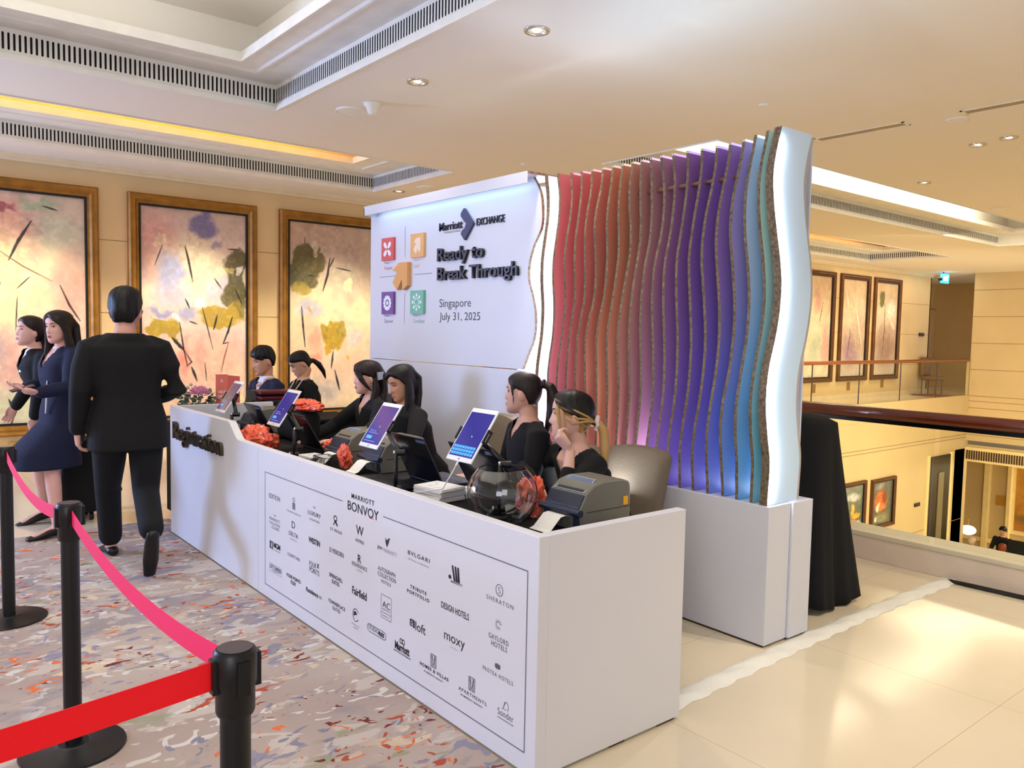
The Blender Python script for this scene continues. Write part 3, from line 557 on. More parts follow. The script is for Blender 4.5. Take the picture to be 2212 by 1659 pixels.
def rib(y, ct, cb_, name='rib', depth=.25, th=.017, parent=ribs, m=None):
    xs_ = rib_curve(y); bm = bmesh.new(); cl_ = bm.loops.layers.float_color.new('col'); n = len(zg)
    V = [[bm.verts.new((x+dx, y+dy, z)) for z, x in zip(zg, xs_)] for dx, dy in ((0, 0), (depth, 0), (depth, th), (0, th))]
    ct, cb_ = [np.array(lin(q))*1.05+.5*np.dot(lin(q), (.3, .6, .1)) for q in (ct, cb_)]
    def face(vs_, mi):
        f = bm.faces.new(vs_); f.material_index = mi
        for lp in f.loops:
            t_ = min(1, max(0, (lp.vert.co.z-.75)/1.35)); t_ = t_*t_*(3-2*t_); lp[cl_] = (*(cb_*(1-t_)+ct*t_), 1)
    for i in range(n-1):
        face((V[0][i], V[1][i], V[1][i+1], V[0][i+1]), 0); face((V[2][i], V[3][i], V[3][i+1], V[2][i+1]), 0)
        face((V[0][i], V[0][i+1], V[3][i+1], V[3][i]), 1); face((V[1][i], V[2][i], V[2][i+1], V[1][i+1]), 1)
    face([V[k][0] for k in range(4)], 1); face([V[k][-1] for k in (3, 2, 1, 0)], 1)
    me = bpy.data.meshes.new(name); bmesh.ops.recalc_face_normals(bm, faces=bm.faces[:]); bm.to_mesh(me); bm.free()
    return link(name, me, m or [m_rib, m_core], parent)
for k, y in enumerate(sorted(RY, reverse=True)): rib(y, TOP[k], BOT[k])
m_cool = mat('end_board_glow', (206, 230, 252), .4, var=(2, .01))  # LED glow on the end rib partly put into this pale blue
rib(2.152, (0, 0, 0), (0, 0, 0), 'end_rib', .255, .03, m=[m_cool, m_core])
rib(2.175, (0, 0, 0), (0, 0, 0), 'end_backing', .31, .02, m=[mat('grey_board', (190, 182, 178), .6), m_core])
rib(3.80, (0, 0, 0), (0, 0, 0), 'end_rib', .255, .03, m=[m_gloss, m_core])
# LED lines: along the front edge of the near end rib, along the plinth behind the ribs, down the far end
xs_ = rib_curve(2.152)
b = B(); b.tube([(x+.022, 2.146, z) for z, x in list(zip(zg, xs_))[1:-1:2]], .0085, 8); b.build('edge_led', m_led, ribs, smooth=True)
b = B().box((3.6, 2.2, .693), (3.63, 3.72, .705)); b.build('plinth_led', m_led, ribs)
B().tube([(3.48, 3.765, .72), (3.48, 3.765, 2.4)], .01).build('edge_led', m_led, ribs)
B().box((3.672, 2.2, .69), (3.684, 3.9, 2.44)).build('back_sheet', m_gloss, ribs)
b = B().tube([(3.47, 2.2, 2.30), (3.47, 3.75, 2.30)], .012); b.build('tie_rod', mat('tie_rod', (120, 84, 70), .5), ribs)
lamp('AREA', 'led_wash', (3.6, 2.95, .72), (3.46, 2.95, 1.5), 26, (.86, .92, 1), .04, 1.5)
lamp('AREA', 'led_wash', (3.50, 3.76, 1.5), (3.4, 3.6, 1.5), 9, (.92, .94, 1), .04, 1.6)
lamp('AREA', 'led_wash', (3.27, 4.87, 2.45), (3.345, 4.87, 1.7), 1.2, (.5, .74, 1), 1.9, .03)
lamp('AREA', 'led_wash', (3.5, 2.95, 2.46), (3.5, 2.95, 3.2), 8, (.5, .74, 1), .2, 1.4)
lamp('AREA', 'led_wash', (3.50, 4.0, 1.5), (3.45, 3.8, 1.5), 7, (.92, .94, 1), .04, 1.6)
pn = thing('plinth', 'white plinth box carrying the coloured ribs', 'plinth', (3.5, 3.1, 0))
B().box((3.325, 2.133, .012), (3.51, 3.985, .688)).build('front_box', m_gloss, pn, bevel=.002)
B().box((3.513, 2.12, .012), (3.69, 3.985, .69)).build('rear_box', m_gloss, pn, bevel=.002)
B().box((3.335, 2.15, 0), (3.5, 3.98, .012)).box((3.52, 2.14, 0), (3.68, 3.98, .012)).build('foot_strip', mat('raw_card', (70, 50, 36), .9), pn)
# ================================================================== PAINTINGS
def vnoise(h, w_, cells, seed, oct=4):
    rs = np.random.RandomState(seed); out = np.zeros((h, w_)); amp = 1; tot = 0
    for o in range(oct):
        cy, cx = int(cells*h/w_*2**o)+2, int(cells*2**o)+2; g = rs.rand(cy+1, cx+1)
        y = np.linspace(0, cy-1, h); x = np.linspace(0, cx-1, w_); yi = y.astype(int); xi = x.astype(int); fy = (y-yi)[:, None]; fx = (x-xi)[None]
        fy = fy*fy*(3-2*fy); fx = fx*fx*(3-2*fx)
        out += amp*((g[yi][:, xi]*(1-fx)+g[yi][:, xi+1]*fx)*(1-fy)+(g[yi+1][:, xi]*(1-fx)+g[yi+1][:, xi+1]*fx)*fy); tot += amp; amp *= .5
    return out/tot
def paint(nx, ny, seed, asp, base, blobs, strokes):
    """returns ny x nx x 3 sRGB canvas; u to the right, v up. blobs: (u, v, ru, rv, rgb, strength, edge); strokes: ((u, v)..., width, rgb)"""
    V, U = np.mgrid[0:1:ny*1j, 0:1:nx*1j]
    n1 = vnoise(ny, nx, 5, seed); n2 = vnoise(ny, nx, 9, seed+1); n3 = vnoise(ny, nx, 26, seed+2, 3); n4 = vnoise(ny, nx, 3, seed+3)
    img = np.zeros((ny, nx, 3))
    for i in range(3): img[..., i] = np.interp(V+(n4-.5)*.5, [q[0] for q in base], [q[1][i] for q in base])
    img += ((n2-.5)*34)[..., None]*np.array([1, .9, .6])+((n3-.5)*18)[..., None]
    for (u, v, ru, rv, rgb, st, ed) in blobs:
        d = np.sqrt(((U-u+(n1-.5)*.16)/ru)**2+((V-v+(n2-.5)*.10)/rv)**2)
        a = np.clip((1-d)/ed+.5, 0, 1)*st*np.clip(.45+1.1*n3, 0, 1)
        img = img*(1-a[..., None])+(np.array(rgb)+((n3-.5)*60)[..., None])*a[..., None]
    for *pts, wd, rgb in strokes:
        for k, (p, q) in enumerate(zip(pts, pts[1:])):
            px_, py_ = (U-p[0])/asp, V-p[1]; dx, dy = (q[0]-p[0])/asp, q[1]-p[1]; L = dx*dx+dy*dy
            t_ = np.clip((px_*dx+py_*dy)/L, 0, 1); d = np.hypot(px_-t_*dx, py_-t_*dy)
            ww = wd*(.45+.8*np.sin(PI*(k+t_)/(len(pts)-1)))*(.6+.8*n3)
            a = np.clip((ww-d)/.0022+.5, 0, 1)*.92
            img = img*(1-a[..., None])+np.array(rgb)*a[..., None]
    return np.clip(img, 0, 255)
m_art = attr_mat('painted_canvas', .5, coat=.6)
m_art.node_tree.nodes['Principled BSDF'].inputs['Coat Roughness'].default_value = .03
m_gold = mat('gilt_wood', (150, 104, 36), .42, metal=.35, var=(9, .22), bump=(40, .25)); m_dkgold = mat('bronze_frame', (98, 60, 28), .45, metal=.3, var=(9, .2)); m_liner = mat('black_liner', (12, 10, 10), .5)
def canvas(img, x0, x1, y, z0, z1, parent, face='y'):
    ny, nx = img.shape[:2]; X, Z = np.meshgrid(np.linspace(x0, x1, nx), np.linspace(z0, z1, ny))
    co = np.stack([X, np.full_like(X, y), Z], -1) if face == 'y' else np.stack([np.full_like(X, y), X, Z], -1)
    me = bpy.data.meshes.new('canvas'); idx = np.arange(nx*ny).reshape(ny, nx)
    f = np.stack([idx[:-1, :-1], idx[:-1, 1:], idx[1:, 1:], idx[1:, :-1]], -1).reshape(-1, 4)
    me.vertices.add(nx*ny); me.vertices.foreach_set('co', co.ravel()); me.loops.add(f.size); me.loops.foreach_set('vertex_index', f.ravel())
    me.polygons.add(len(f)); me.polygons.foreach_set('loop_start', np.arange(len(f))*4); me.update(calc_edges=True)
    s_ = img/255; l_ = np.where(s_ <= .04045, s_/12.92, ((s_+.055)/1.055)**2.4); c4 = np.concatenate([l_, np.ones((ny, nx, 1))], -1)
    at_ = me.attributes.new('col', 'FLOAT_COLOR', 'POINT'); at_.data.foreach_set('color', c4.astype(np.float32).ravel())
    return link('canvas', me, m_art, parent)
def framed(label, img, x0, x1, z0, z1, y=10, fw=.115, dp=.075, m=None, liner=.022, nm='framed_painting', group=None, cat='painting'):
    t = thing(nm, label, cat, ((x0+x1)/2, y-.04, z0), group); b = B()
    prof = [(0, 0), (0, dp*.7), (fw*.16, dp), (fw*.4, dp*.86), (fw*.62, dp*.95), (fw*.8, dp*.6), (fw, dp*.5), (fw, 0)]
    cs = [((x0, z0), (1, 1)), ((x1, z0), (-1, 1)), ((x1, z1), (-1, -1)), ((x0, z1), (1, -1))]
    rings = [[(cx+sx*a, y-.001-d, cz+sz*a) for a, d in prof] for (cx, cz), (sx, sz) in cs]
    b.loft(rings+[rings[0]], caps=False); b.build('frame', m or m_gold, t, auto=30)
    b = B(); i0, i1 = fw, fw+liner
    for P in (((i0, i0), (1, 0)),): pass
    for lo, hi in (((x0+i0, z0+i0), (x1-i0, z0+i1)), ((x0+i0, z1-i1), (x1-i0, z1-i0)), ((x0+i0, z0+i1), (x0+i1, z1-i1)), ((x1-i1, z0+i1), (x1-i0, z1-i1))): b.box((lo[0], y-.045, lo[1]), (hi[0], y-.002, hi[1]))
    b.build('liner', m_liner, t)
    canvas(img, x0+i1, x1-i1, y-.012, z0+i1, z1-i1, t)
    return t
K = (34, 26, 30)
P1 = lambda X, Y: ((X+165)/670, 1-(Y-100)/1330)
P2 = lambda X, Y: ((X-812)/625, 1-(Y-190)/1210)
P3 = lambda X, Y: ((X-1680)/600, 1-(Y-260)/1100)
def S(P, w_, *q, c=K): return tuple(P(*p) for p in q)+(w_, c)
def Bl(P, X, Y, ru, rv, rgb, st=.9, ed=.5): u, v = P(X, Y); return (u, v, ru, rv, rgb, st, ed)
img1 = paint(190, 380, 11, 2, [(0, (226, 206, 176)), (.12, (214, 214, 182)), (.3, (236, 196, 178)), (.6, (244, 218, 178)), (.85, (214, 190, 170)), (1, (206, 186, 168))],
  [Bl(P1, 60, 330, .3, .14, (222, 140, 136), .8, .9), Bl(P1, 70, 195, .1, .018, (140, 52, 72), .9), Bl(P1, 220, 300, .08, .02, (190, 80, 96), .8), Bl(P1, 260, 165, .13, .025, (146, 176, 140), .7, .9), Bl(P1, 330, 300, .2, .07, (184, 194, 168), .7, .9),
   Bl(P1, 60, 560, .26, .2, (252, 236, 176), .9, 1.2), Bl(P1, 420, 640, .12, .13, (232, 164, 152), .8, .9), Bl(P1, 60, 1080, .24, .12, (222, 170, 158), .8, .9), Bl(P1, -60, 620, .12, .12, (240, 200, 150), .7, 1), Bl(P1, 20, 1330, .26, .06, (198, 206, 168), .6, .9), Bl(P1, 60, 1010, .06, .06, (176, 160, 160), .6, .9), Bl(P1, 330, 1000, .2, .14, (240, 204, 184), .6, .9), Bl(P1, -120, 300, .12, .1, (214, 160, 150), .7, .8)],
  [S(P1, .005, (228, 258), (165, 370), (112, 490)), S(P1, .0022, (45, 425), (180, 520), (330, 600), c=(120, 70, 60)), S(P1, .0035, (370, 620), (420, 740), (475, 830)), S(P1, .002, (150, 700), (140, 890)), S(P1, .003, (-60, 1112), (45, 1110), (35, 1240)), S(P1, .006, (98, 1290), (120, 1350), (108, 1440)), S(P1, .002, (140, 1290), (120, 1340)), S(P1, .002, (15, 1290), (-5, 1400)), S(P1, .002, (215, 580), (150, 650)), S(P1, .003, (285, 165), (365, 185)), S(P1, .002, (70, 620), (45, 690)), S(P1, .003, (340, 770), (440, 800), c=(120, 100, 110))])
img2 = paint(200, 390, 23, 2, [(0, (246, 214, 190)), (.3, (246, 200, 182)), (.5, (240, 216, 206)), (.7, (246, 230, 206)), (.86, (214, 186, 182)), (1, (204, 180, 168))],
  [Bl(P2, 900, 400, .14, .14, (214, 150, 146), .7, 1), Bl(P2, 1120, 470, .3, .1, (252, 238, 200), .8, 1.2), Bl(P2, 1160, 275, .13, .06, (112, 106, 156), .95, .5), Bl(P2, 985, 560, .1, .09, (164, 172, 220), .85, .8), Bl(P2, 1000, 680, .16, .06, (190, 192, 226), .7, 1), Bl(P2, 940, 800, .12, .025, (146, 154, 214), .8, .7), Bl(P2, 1085, 795, .07, .035, (164, 170, 218), .8, .7), Bl(P2, 1260, 660, .12, .06, (214, 208, 230), .8, .8),
   Bl(P2, 1370, 560, .115, .14, (92, 86, 54), .95, .18), Bl(P2, 1360, 690, .12, .05, (104, 96, 52), .9, .25), Bl(P2, 1330, 540, .06, .012, (214, 196, 120), .8, .3), Bl(P2, 1290, 805, .235, .05, (186, 156, 50), .95, .22), Bl(P2, 1400, 760, .06, .04, (140, 124, 50), .8, .3), Bl(P2, 920, 892, .18, .038, (180, 152, 40), .95, .22), Bl(P2, 1400, 520, .045, .028, (244, 240, 236), .95, .2), Bl(P2, 1158, 725, .05, .03, (252, 250, 246), .95, .25), Bl(P2, 1022, 822, .04, .022, (252, 248, 240), .95, .25), Bl(P2, 928, 368, .045, .024, (236, 222, 190), .8, .3),
   Bl(P2, 1050, 1060, .05, .07, (236, 138, 128), .7, .8), Bl(P2, 1160, 1040, .06, .09, (240, 164, 154), .6, .9), Bl(P2, 1260, 1200, .2, .12, (250, 210, 186), .7, 1), Bl(P2, 1390, 1330, .1, .05, (250, 240, 196), .8, 1), Bl(P2, 880, 1250, .1, .12, (250, 236, 190), .7, 1), Bl(P2, 1260, 380, .04, .02, (120, 116, 160), .6, .8)],
  [S(P2, .004, (1065, 400), (1085, 480), (1110, 610)), S(P2, .003, (1240, 580), (1285, 640)), S(P2, .003, (1065, 710), (1090, 765)), S(P2, .0022, (1165, 755), (1195, 870), (1230, 1010)), S(P2, .004, (1258, 800), (1235, 890)), S(P2, .004, (1352, 810), (1325, 900), (1293, 975)), S(P2, .006, (985, 940), (1060, 1020)), S(P2, .0025, (1060, 1020), (1100, 1085), (1070, 1108)), S(P2, .003, (1030, 850), (1052, 1000), (1075, 1110)), S(P2, .005, (1100, 1115), (1132, 1200)), S(P2, .0025, (1328, 965), (1300, 1060), (1280, 1150), c=(150, 70, 76)), S(P2, .002, (1180, 1090), (1190, 1200)), S(P2, .002, (935, 405), (890, 525)), S(P2, .002, (1328, 965), (1293, 975)), S(P2, .003, (1088, 842), (1135, 858)), S(P2, .003, (1325, 400), (1395, 398)), S(P2, .003, (1370, 640), (1415, 730))])
img3 = paint(200, 370, 37, 2, [(0, (244, 224, 190)), (.15, (236, 216, 196)), (.35, (246, 204, 176)), (.55, (246, 226, 184)), (.8, (198, 174, 160)), (1, (196, 162, 142))],
  [Bl(P3, 1960, 420, .3, .12, (188, 164, 156), .7, .9), Bl(P3, 2060, 560, .18, .06, (196, 190, 170), .6, .9), Bl(P3, 1790, 520, .17, .11, (88, 82, 44), .97, .2), Bl(P3, 1865, 480, .09, .07, (96, 86, 48), .95, .25), Bl(P3, 1760, 640, .1, .035, (168, 148, 60), .9, .3), Bl(P3, 1700, 570, .08, .06, (84, 80, 40), .95, .3), Bl(P3, 1865, 400, .04, .035, (214, 200, 184), .8, .3), Bl(P3, 2100, 610, .06, .028, (250, 242, 190), .95, .18), Bl(P3, 1810, 760, .15, .05, (186, 188, 220), .85, .7), Bl(P3, 1820, 780, .03, .012, (236, 150, 60), .9, .5), Bl(P3, 1960, 840, .12, .04, (232, 238, 190), .7, .9),
   Bl(P3, 1990, 915, .155, .065, (182, 150, 36), .97, .2), Bl(P3, 1940, 985, .05, .035, (206, 160, 30), .9, .3), Bl(P3, 1920, 880, .06, .05, (170, 140, 40), .9, .3), Bl(P3, 2060, 880, .05, .03, (160, 140, 50), .8, .4), Bl(P3, 1850, 930, .06, .05, (238, 140, 120), .5, .9), Bl(P3, 1870, 1040, .05, .03, (238, 120, 110), .5, .9), Bl(P3, 1930, 1250, .14, .05, (168, 164, 176), .7, .8), Bl(P3, 2080, 1060, .03, .02, (232, 180, 30), .8, .6), Bl(P3, 2130, 930, .08, .05, (206, 200, 220), .6, .9), Bl(P3, 1890, 300, .2, .06, (190, 160, 144), .6, .9)],
  [S(P3, .005, (1962, 455), (1945, 560), (1912, 655)), S(P3, .003, (1992, 450), (1960, 510)), S(P3, .004, (1765, 750), (1775, 860), (1790, 990)), S(P3, .004, (1988, 1015), (1975, 1120)), S(P3, .005, (2000, 1130), (2020, 1200), (2036, 1255)), S(P3, .003, (2005, 510), (2115, 524)), S(P3, .003, (1800, 566), (1860, 570)), S(P3, .002, (1785, 345), (1788, 385))])
framed('gilt framed abstract painting in dark crimson and pale yellow behind the two walking women', img1, .587, 2.096, .272, 3.006)
framed('gilt framed painting with a violet patch and dark olive block, behind the man in black', img2, 2.404, 3.912, .272, 3.006)
framed('gilt framed abstract painting with a ragged dark green patch, half behind the event backdrop', img3, 4.213, 5.72, .272, 3.006)
def far_img(seed, a, b_, blob): return paint(60, 120, seed, 2, a, blob, b_)
fa = [(0, (206, 190, 176)), (.4, (196, 170, 150)), (.7, (214, 196, 170)), (1, (206, 176, 140))]
framed('dark framed pale painting with a pink smear, nearest the counter among those beyond the void', far_img(5, [(0, (226, 216, 190)), (.5, (216, 206, 176)), (1, (206, 172, 136))], [((.7, .75), (.6, .55), .004, K)], [(.5, .75, .14, .1, (190, 140, 130), .8, .7), (.45, .3, .2, .12, (176, 196, 170), .7, .8), (.85, .3, .15, .2, (206, 150, 150), .7, .8)]), 16.5, 17.91, .44, 3.03, m=m_dkgold, fw=.1)
framed('dark framed painting with purple reeds, middle one of the three beyond the void', far_img(6, fa, [((.4, .5), (.3, .2), .006, (90, 70, 110)), ((.6, .7), (.9, .3), .008, (236, 226, 214)), ((.15, .9), (.3, .7), .008, (236, 226, 214))], [(.4, .25, .3, .15, (160, 126, 150), .8, .8), (.7, .5, .2, .2, (190, 170, 150), .7, .8)]), 18.17, 19.57, .44, 3.03, m=m_dkgold, fw=.1)
framed('dark framed brown painting with a green tulip shape, furthest along the wall beyond the void', far_img(7, fa, [((.42, .78), (.45, .5), (.4, .2), .006, (90, 80, 70)), ((.7, .6), (.9, .5), .012, (230, 222, 214))], [(.3, .82, .12, .07, (92, 96, 50), .95, .3), (.5, .3, .4, .2, (150, 120, 110), .8, .9), (.75, .7, .2, .1, (236, 226, 216), .8, .6)]), 19.81, 21.21, .44, 3.03, m=m_dkgold, fw=.1)
fish = paint(60, 70, 71, .9, [(0, (96, 92, 60)), (.3, (80, 84, 70)), (1, (88, 92, 86))], [(.45, .55, .3, .26, (206, 96, 34), .95, .3), (.6, .62, .12, .16, (120, 36, 20), .9, .4), (.42, .42, .2, .1, (230, 120, 60), .9, .3), (.3, .4, .08, .1, (240, 226, 206), .9, .4), (.5, .15, .3, .1, (140, 140, 110), .8, .6), (.2, .12, .06, .06, (240, 240, 226), .9, .4), (.4, .9, .2, .08, (170, 170, 170), .6, .8)], [((.6, .95), (.8, .7), .008, (60, 30, 20))])
fish2 = paint(60, 70, 72, .9, [(0, (110, 130, 60)), (.3, (90, 96, 80)), (1, (120, 126, 120))], [(.75, .35, .18, .06, (236, 160, 40), .95, .3), (.6, .5, .08, .12, (240, 190, 60), .9, .3), (.6, .24, .14, .05, (226, 120, 130), .9, .4), (.8, .15, .2, .08, (226, 230, 190), .8, .4), (.6, .75, .3, .08, (210, 214, 214), .8, .6)], [])
framed('framed goldfish painting on the wall down in the atrium, nearer the black drape', fish2, 16.3, 17.56, -2.95, -1.7, y=8.85, m=m_dkgold, fw=.08, liner=.01)
framed('framed painting of red carp on a dark pond, beside the dark doorway below', fish, 17.83, 18.97, -2.92, -1.74, y=8.85, m=m_dkgold, fw=.08, liner=.01)
gold = paint(40, 60, 80, .7, [(0, (176, 120, 40)), (1, (206, 150, 60))], [(.4, .2, .4, .1, (110, 90, 50), .8, .6), (.5, .85, .3, .08, (90, 90, 60), .7, .6), (.4, .5, .2, .06, (226, 180, 90), .7, .6)], [])
gt = thing('framed_painting', 'tall golden painting on the lobby wall at the right below the balcony', 'painting', (26.98, 8.2, -4.3))
B().box((26.93, 7.4, -4.35), (26.99, 9.0, -2.2)).build('frame', mat('lobby_cream', (240, 218, 160), .5), gt); canvas(gold, 8.9, 7.5, 26.925, -4.22, -2.33, gt, face='x')
for x, z, lb in ((17.2, .3, 'brown caption plate below the pale painting with a pink smear'), (18.78, .31, 'brown caption plate below the purple reed painting'), (20.48, .33, 'brown caption plate below the green tulip painting')):
    tag(B().rbox((x-.07, 9.985, z-.1), (x+.07, 9.999, z+.1), .004).build('caption_plate', mat('bronze_plate', (150, 112, 62), .5)), lb, 'plaque', 'plates under the far paintings')
pq = thing('caption_plate', 'small brass caption plate low on the wall behind the walking women', 'plaque', (1.31, 9.99, .12))
B().box((1.2, 9.966, .05), (1.42, 9.975, .205)).build('plate', mat('brass', (200, 158, 70), .4, metal=.4), pq)
b = B()
for z, wd in ((.185, .15), (.165, .13), (.145, .17), (.115, .08), (.098, .1), (.07, .12)): text_at(b, 'IIIIIIIIII', (1.31, 9.966, z), wd, .01, (1, 0, 0), UZ, (0, -1, 0))
b.build('plate_engraving', m_ink, pq)
# ================================================================== CEILING FITTINGS
def disc_thing(nm, lb, cat, x, y, r, grp=None, kind='flat', z=None):
    z = Zc if z is None else z
    t = thing(nm, lb, cat, (x, y, z), grp)
    if kind == 'lamp':
        B().lathe([(r*.72, -.002), (r*.78, -.009), (r*.97, -.010), (r, -.004), (r, 0)], (x, y, z), 32, True).build('ring', mat('chrome_ring', (200, 196, 188), .25, metal=.8), t, smooth=True)
        B().lathe([(r*.74, -.006), (r*.55, .03), (r*.3, .05)], (x, y, z-.002), 24, True).build('reflector', mat('reflector', (230, 224, 206), .15, metal=.9, bump=(60, .5)), t)
        B().lathe([(r*.3, -.006), (r*.3, -.003)], (x, y, z), 20).build('bulb', mat('bulb_glow', (255, 250, 235), .5, emit=(255, 236, 200), es=6), t)
    else:
        B().lathe([(.001, -.012), (r*.86, -.012), (r*.9, -.006), (r*.96, -.012), (r, -.008), (r, 0)], (x, y, z), 32).build('cover', m_white, t, auto=40)
    return t
disc_thing('downlight', 'recessed chrome downlight on the ceiling above the backdrop title', 'downlight', 3.142, 4.998, .078, 'recessed downlights', 'lamp')
disc_thing('downlight', 'recessed chrome downlight nearest the top edge, in front of the rib screen', 'downlight', 3.136, 3.684, .078, 'recessed downlights', 'lamp')
disc_thing('downlight', 'small lit downlight beside the end of the slotted vent, above the backdrop hood', 'downlight', 5.431, 9.053, .08, 'recessed downlights', 'lamp')
sp = disc_thing('ceiling_speaker', 'round ceiling speaker beside the long slotted vent', 'speaker', 3.16, 6.02, .13)
disc_thing('ceiling_speaker', 'flat round ceiling speaker just above the backdrop hood', 'speaker', 5.54, 8.57, .13)
dt = thing('smoke_detector', 'white cone shaped detector beside the round ceiling speaker', 'detector', (3.18, 5.72, Zc))
B().lathe([(.07, 0), (.068, -.012), (.05, -.03), (.036, -.07), (.03, -.085), (.001, -.09)], (3.18, 5.72, Zc), 24).build('housing', m_white, dt, smooth=True)
disc_thing('sprinkler_cap', 'small round ceiling cap above the purple ribs', 'cap', 5.422, 3.668, .04)
disc_thing('sprinkler_cap', 'small round ceiling cap above the gap between hood and ribs', 'cap', 5.506, 6.625, .04)
for k, (x, y, nm2) in enumerate(((7.904, 3.091, 'upper left of a pair near the slot diffusers'), (7.825, 2.807, 'at the far right edge of the picture'), (9.392, 4.213, 'between the slot diffuser and the bright cove'))):
    disc_thing('downlight', 'recessed downlight over the atrium, '+nm2, 'downlight', x, y, .075, 'recessed downlights', 'lamp')
disc_thing('ceiling_speaker', 'round ceiling speaker over the atrium beside the bright cove', 'speaker', 11.9, 4.33, .12)
disc_thing('sprinkler_cap', 'round ceiling cap between the two slot diffusers over the atrium', 'cap', 6.9, 2.86, .09)
for y0, y1, lb in ((3.18, 3.98, 'long ceiling slot diffuser just right of the rib screen top'), (2.0, 2.75, 'long ceiling slot diffuser running out at the right edge')):
    t = thing('slot_diffuser', lb, 'vent', (6.72, (y0+y1)/2, Zc)); B().box((6.66, y0, Zc-.006), (6.79, y0+.02, Zc)).box((6.66, y1-.02, Zc-.006), (6.79, y1, Zc)).box((6.66, y0, Zc-.006), (6.675, y1, Zc)).box((6.775, y0, Zc-.006), (6.79, y1, Zc)).build('frame', m_white, t)
    B().box((6.675, y0+.02, Zc-.003), (6.72, y1-.02, Zc-.0005)).box((6.73, y0+.02, Zc-.003), (6.775, y1-.02, Zc-.0005)).build('slot', mat('diffuser_shade', (176, 156, 116), .7), t)
B().box((6.2, 4.02, Zc-.0015), (6.66, 4.028, Zc)).build('ceiling_joint', m_joint)['kind'] = 'structure'
ex = thing('exit_sign', 'small lit cyan exit sign hanging from the far ceiling', 'sign', (22.2, 9.3, 3.1))
B().box((22.0, 9.27, 2.98), (22.38, 9.33, 3.22)).build('sign_box', mat('sign_cyan', (60, 200, 230), .4, emit=(40, 200, 255), es=2.2), ex)
b = B(); text_at(b, 'EXIT', (22.19, 9.268, 3.1), .28, .12, (1, 0, 0), UZ, (0, -1, 0), bold=.03); b.build('sign_letters', mat('sign_white', (240, 255, 255), .5, emit=(255, 255, 255), es=2), ex)
B().cyl((22.1, 9.3, 3.22), (22.1, 9.3, Zc), .012, 8).build('bracket', m_blk, ex); B().ell((21.93, 9.3, 3.08), (.09, .05, .05)).build('sensor', m_blk, ex)
# ================================================================== BALUSTRADES
m_glass = mat('clear_glass', (246, 250, 246), .0, trans=1, ior=1.45)
nt = m_glass.node_tree; bs = nt.nodes['Principled BSDF']; lp = nt.nodes.new('ShaderNodeBsdfTransparent'); gl = nt.nodes.new('ShaderNodeBsdfGlossy'); fr_ = nt.nodes.new('ShaderNodeFresnel'); ms = nt.nodes.new('ShaderNodeMixShader')
fr_.inputs['IOR'].default_value = 1.25; gl.inputs['Roughness'].default_value = .01; lp.inputs['Color'].default_value = (.96, .975, .95, 1)
ge = nt.nodes.new('ShaderNodeNewGeometry'); mm = nt.nodes.new('ShaderNodeMath'); mm.operation = 'SUBTRACT'; mm.use_clamp = True; nt.links.new(fr_.outputs[0], mm.inputs[0]); nt.links.new(ge.outputs['Backfacing'], mm.inputs[1]); nt.links.new(mm.outputs[0], ms.inputs[0]); nt.links.new(lp.outputs[0], ms.inputs[1]); nt.links.new(gl.outputs[0], ms.inputs[2]); nt.links.new(ms.outputs[0], nt.nodes['Material Output'].inputs[0])
m_rail = mat('mahogany_rail', (98, 38, 16), .2, var=(4, .15), coat=.5); m_curb = mat('curb_stone', (218, 200, 182), .5); m_steel = mat('dark_channel', (24, 22, 22), .25, metal=.7); m_chan = mat('channel_cap', (206, 196, 172), .4)
rl = thing('balustrade', 'glass balustrade with dark wooden handrail on a stone curb beside the taped cable', 'balustrade', (5.3, 2, 0))
B().box((5.257, -5, 0), (5.5, 8.85, .155)).build('curb', m_curb, rl, bevel=.003)
B().box((5.25, -5, .155), (5.5, 8.85, .188)).build('curb_cap', m_chan, rl, bevel=.006)
B().tube([(5.30, -5, .995), (5.30, 8.8, .995)], .042, 20).build('handrail', m_rail, rl, smooth=True)
B().box((5.285, -5, .93), (5.33, 8.8, .96)).build('rail_channel', m_steel, rl)
ys_ = [8.8, 6.3, 4.25, 2.215]
for y1, y0 in zip(ys_, ys_[1:]+[-.4]): B().box((5.30, y0+.018, .186), (5.314, y1-.018, .94)).build('glass_pane', m_glass, rl)
B().box((5.30, -3.2, .186), (5.314, -.436, .94)).build('glass_pane', m_glass, rl)
r2 = thing('balustrade', 'far glass balustrade with reddish handrail in front of the three distant paintings', 'balustrade', (14, 8.9, 0))
B().box((5.5, 8.835, -.395), (22.94, 8.9, .03)).build('slab_edge', m_stone2, r2)
B().tube([(5.4, 8.88, .96), (22.93, 8.88, .96)], .042, 12).build('handrail', mat('rail_cherry', (150, 74, 34), .3, coat=.4), r2, smooth=True)
for k in range(9): x = 5.5+k*1.94; B().box((x+.012, 8.872, .03), (x+1.928, 8.884, .93)).build('glass_pane', m_glass, r2); B().box((x-.011, 8.87, .03), (x+.011, 8.886, .93)).build('pane_joint', mat('pane_joint', (70, 58, 70), .5), r2)
B().box((22.85, 8.86, 0), (22.95, 8.9, .96)).build('end_post', m_stone2, r2)
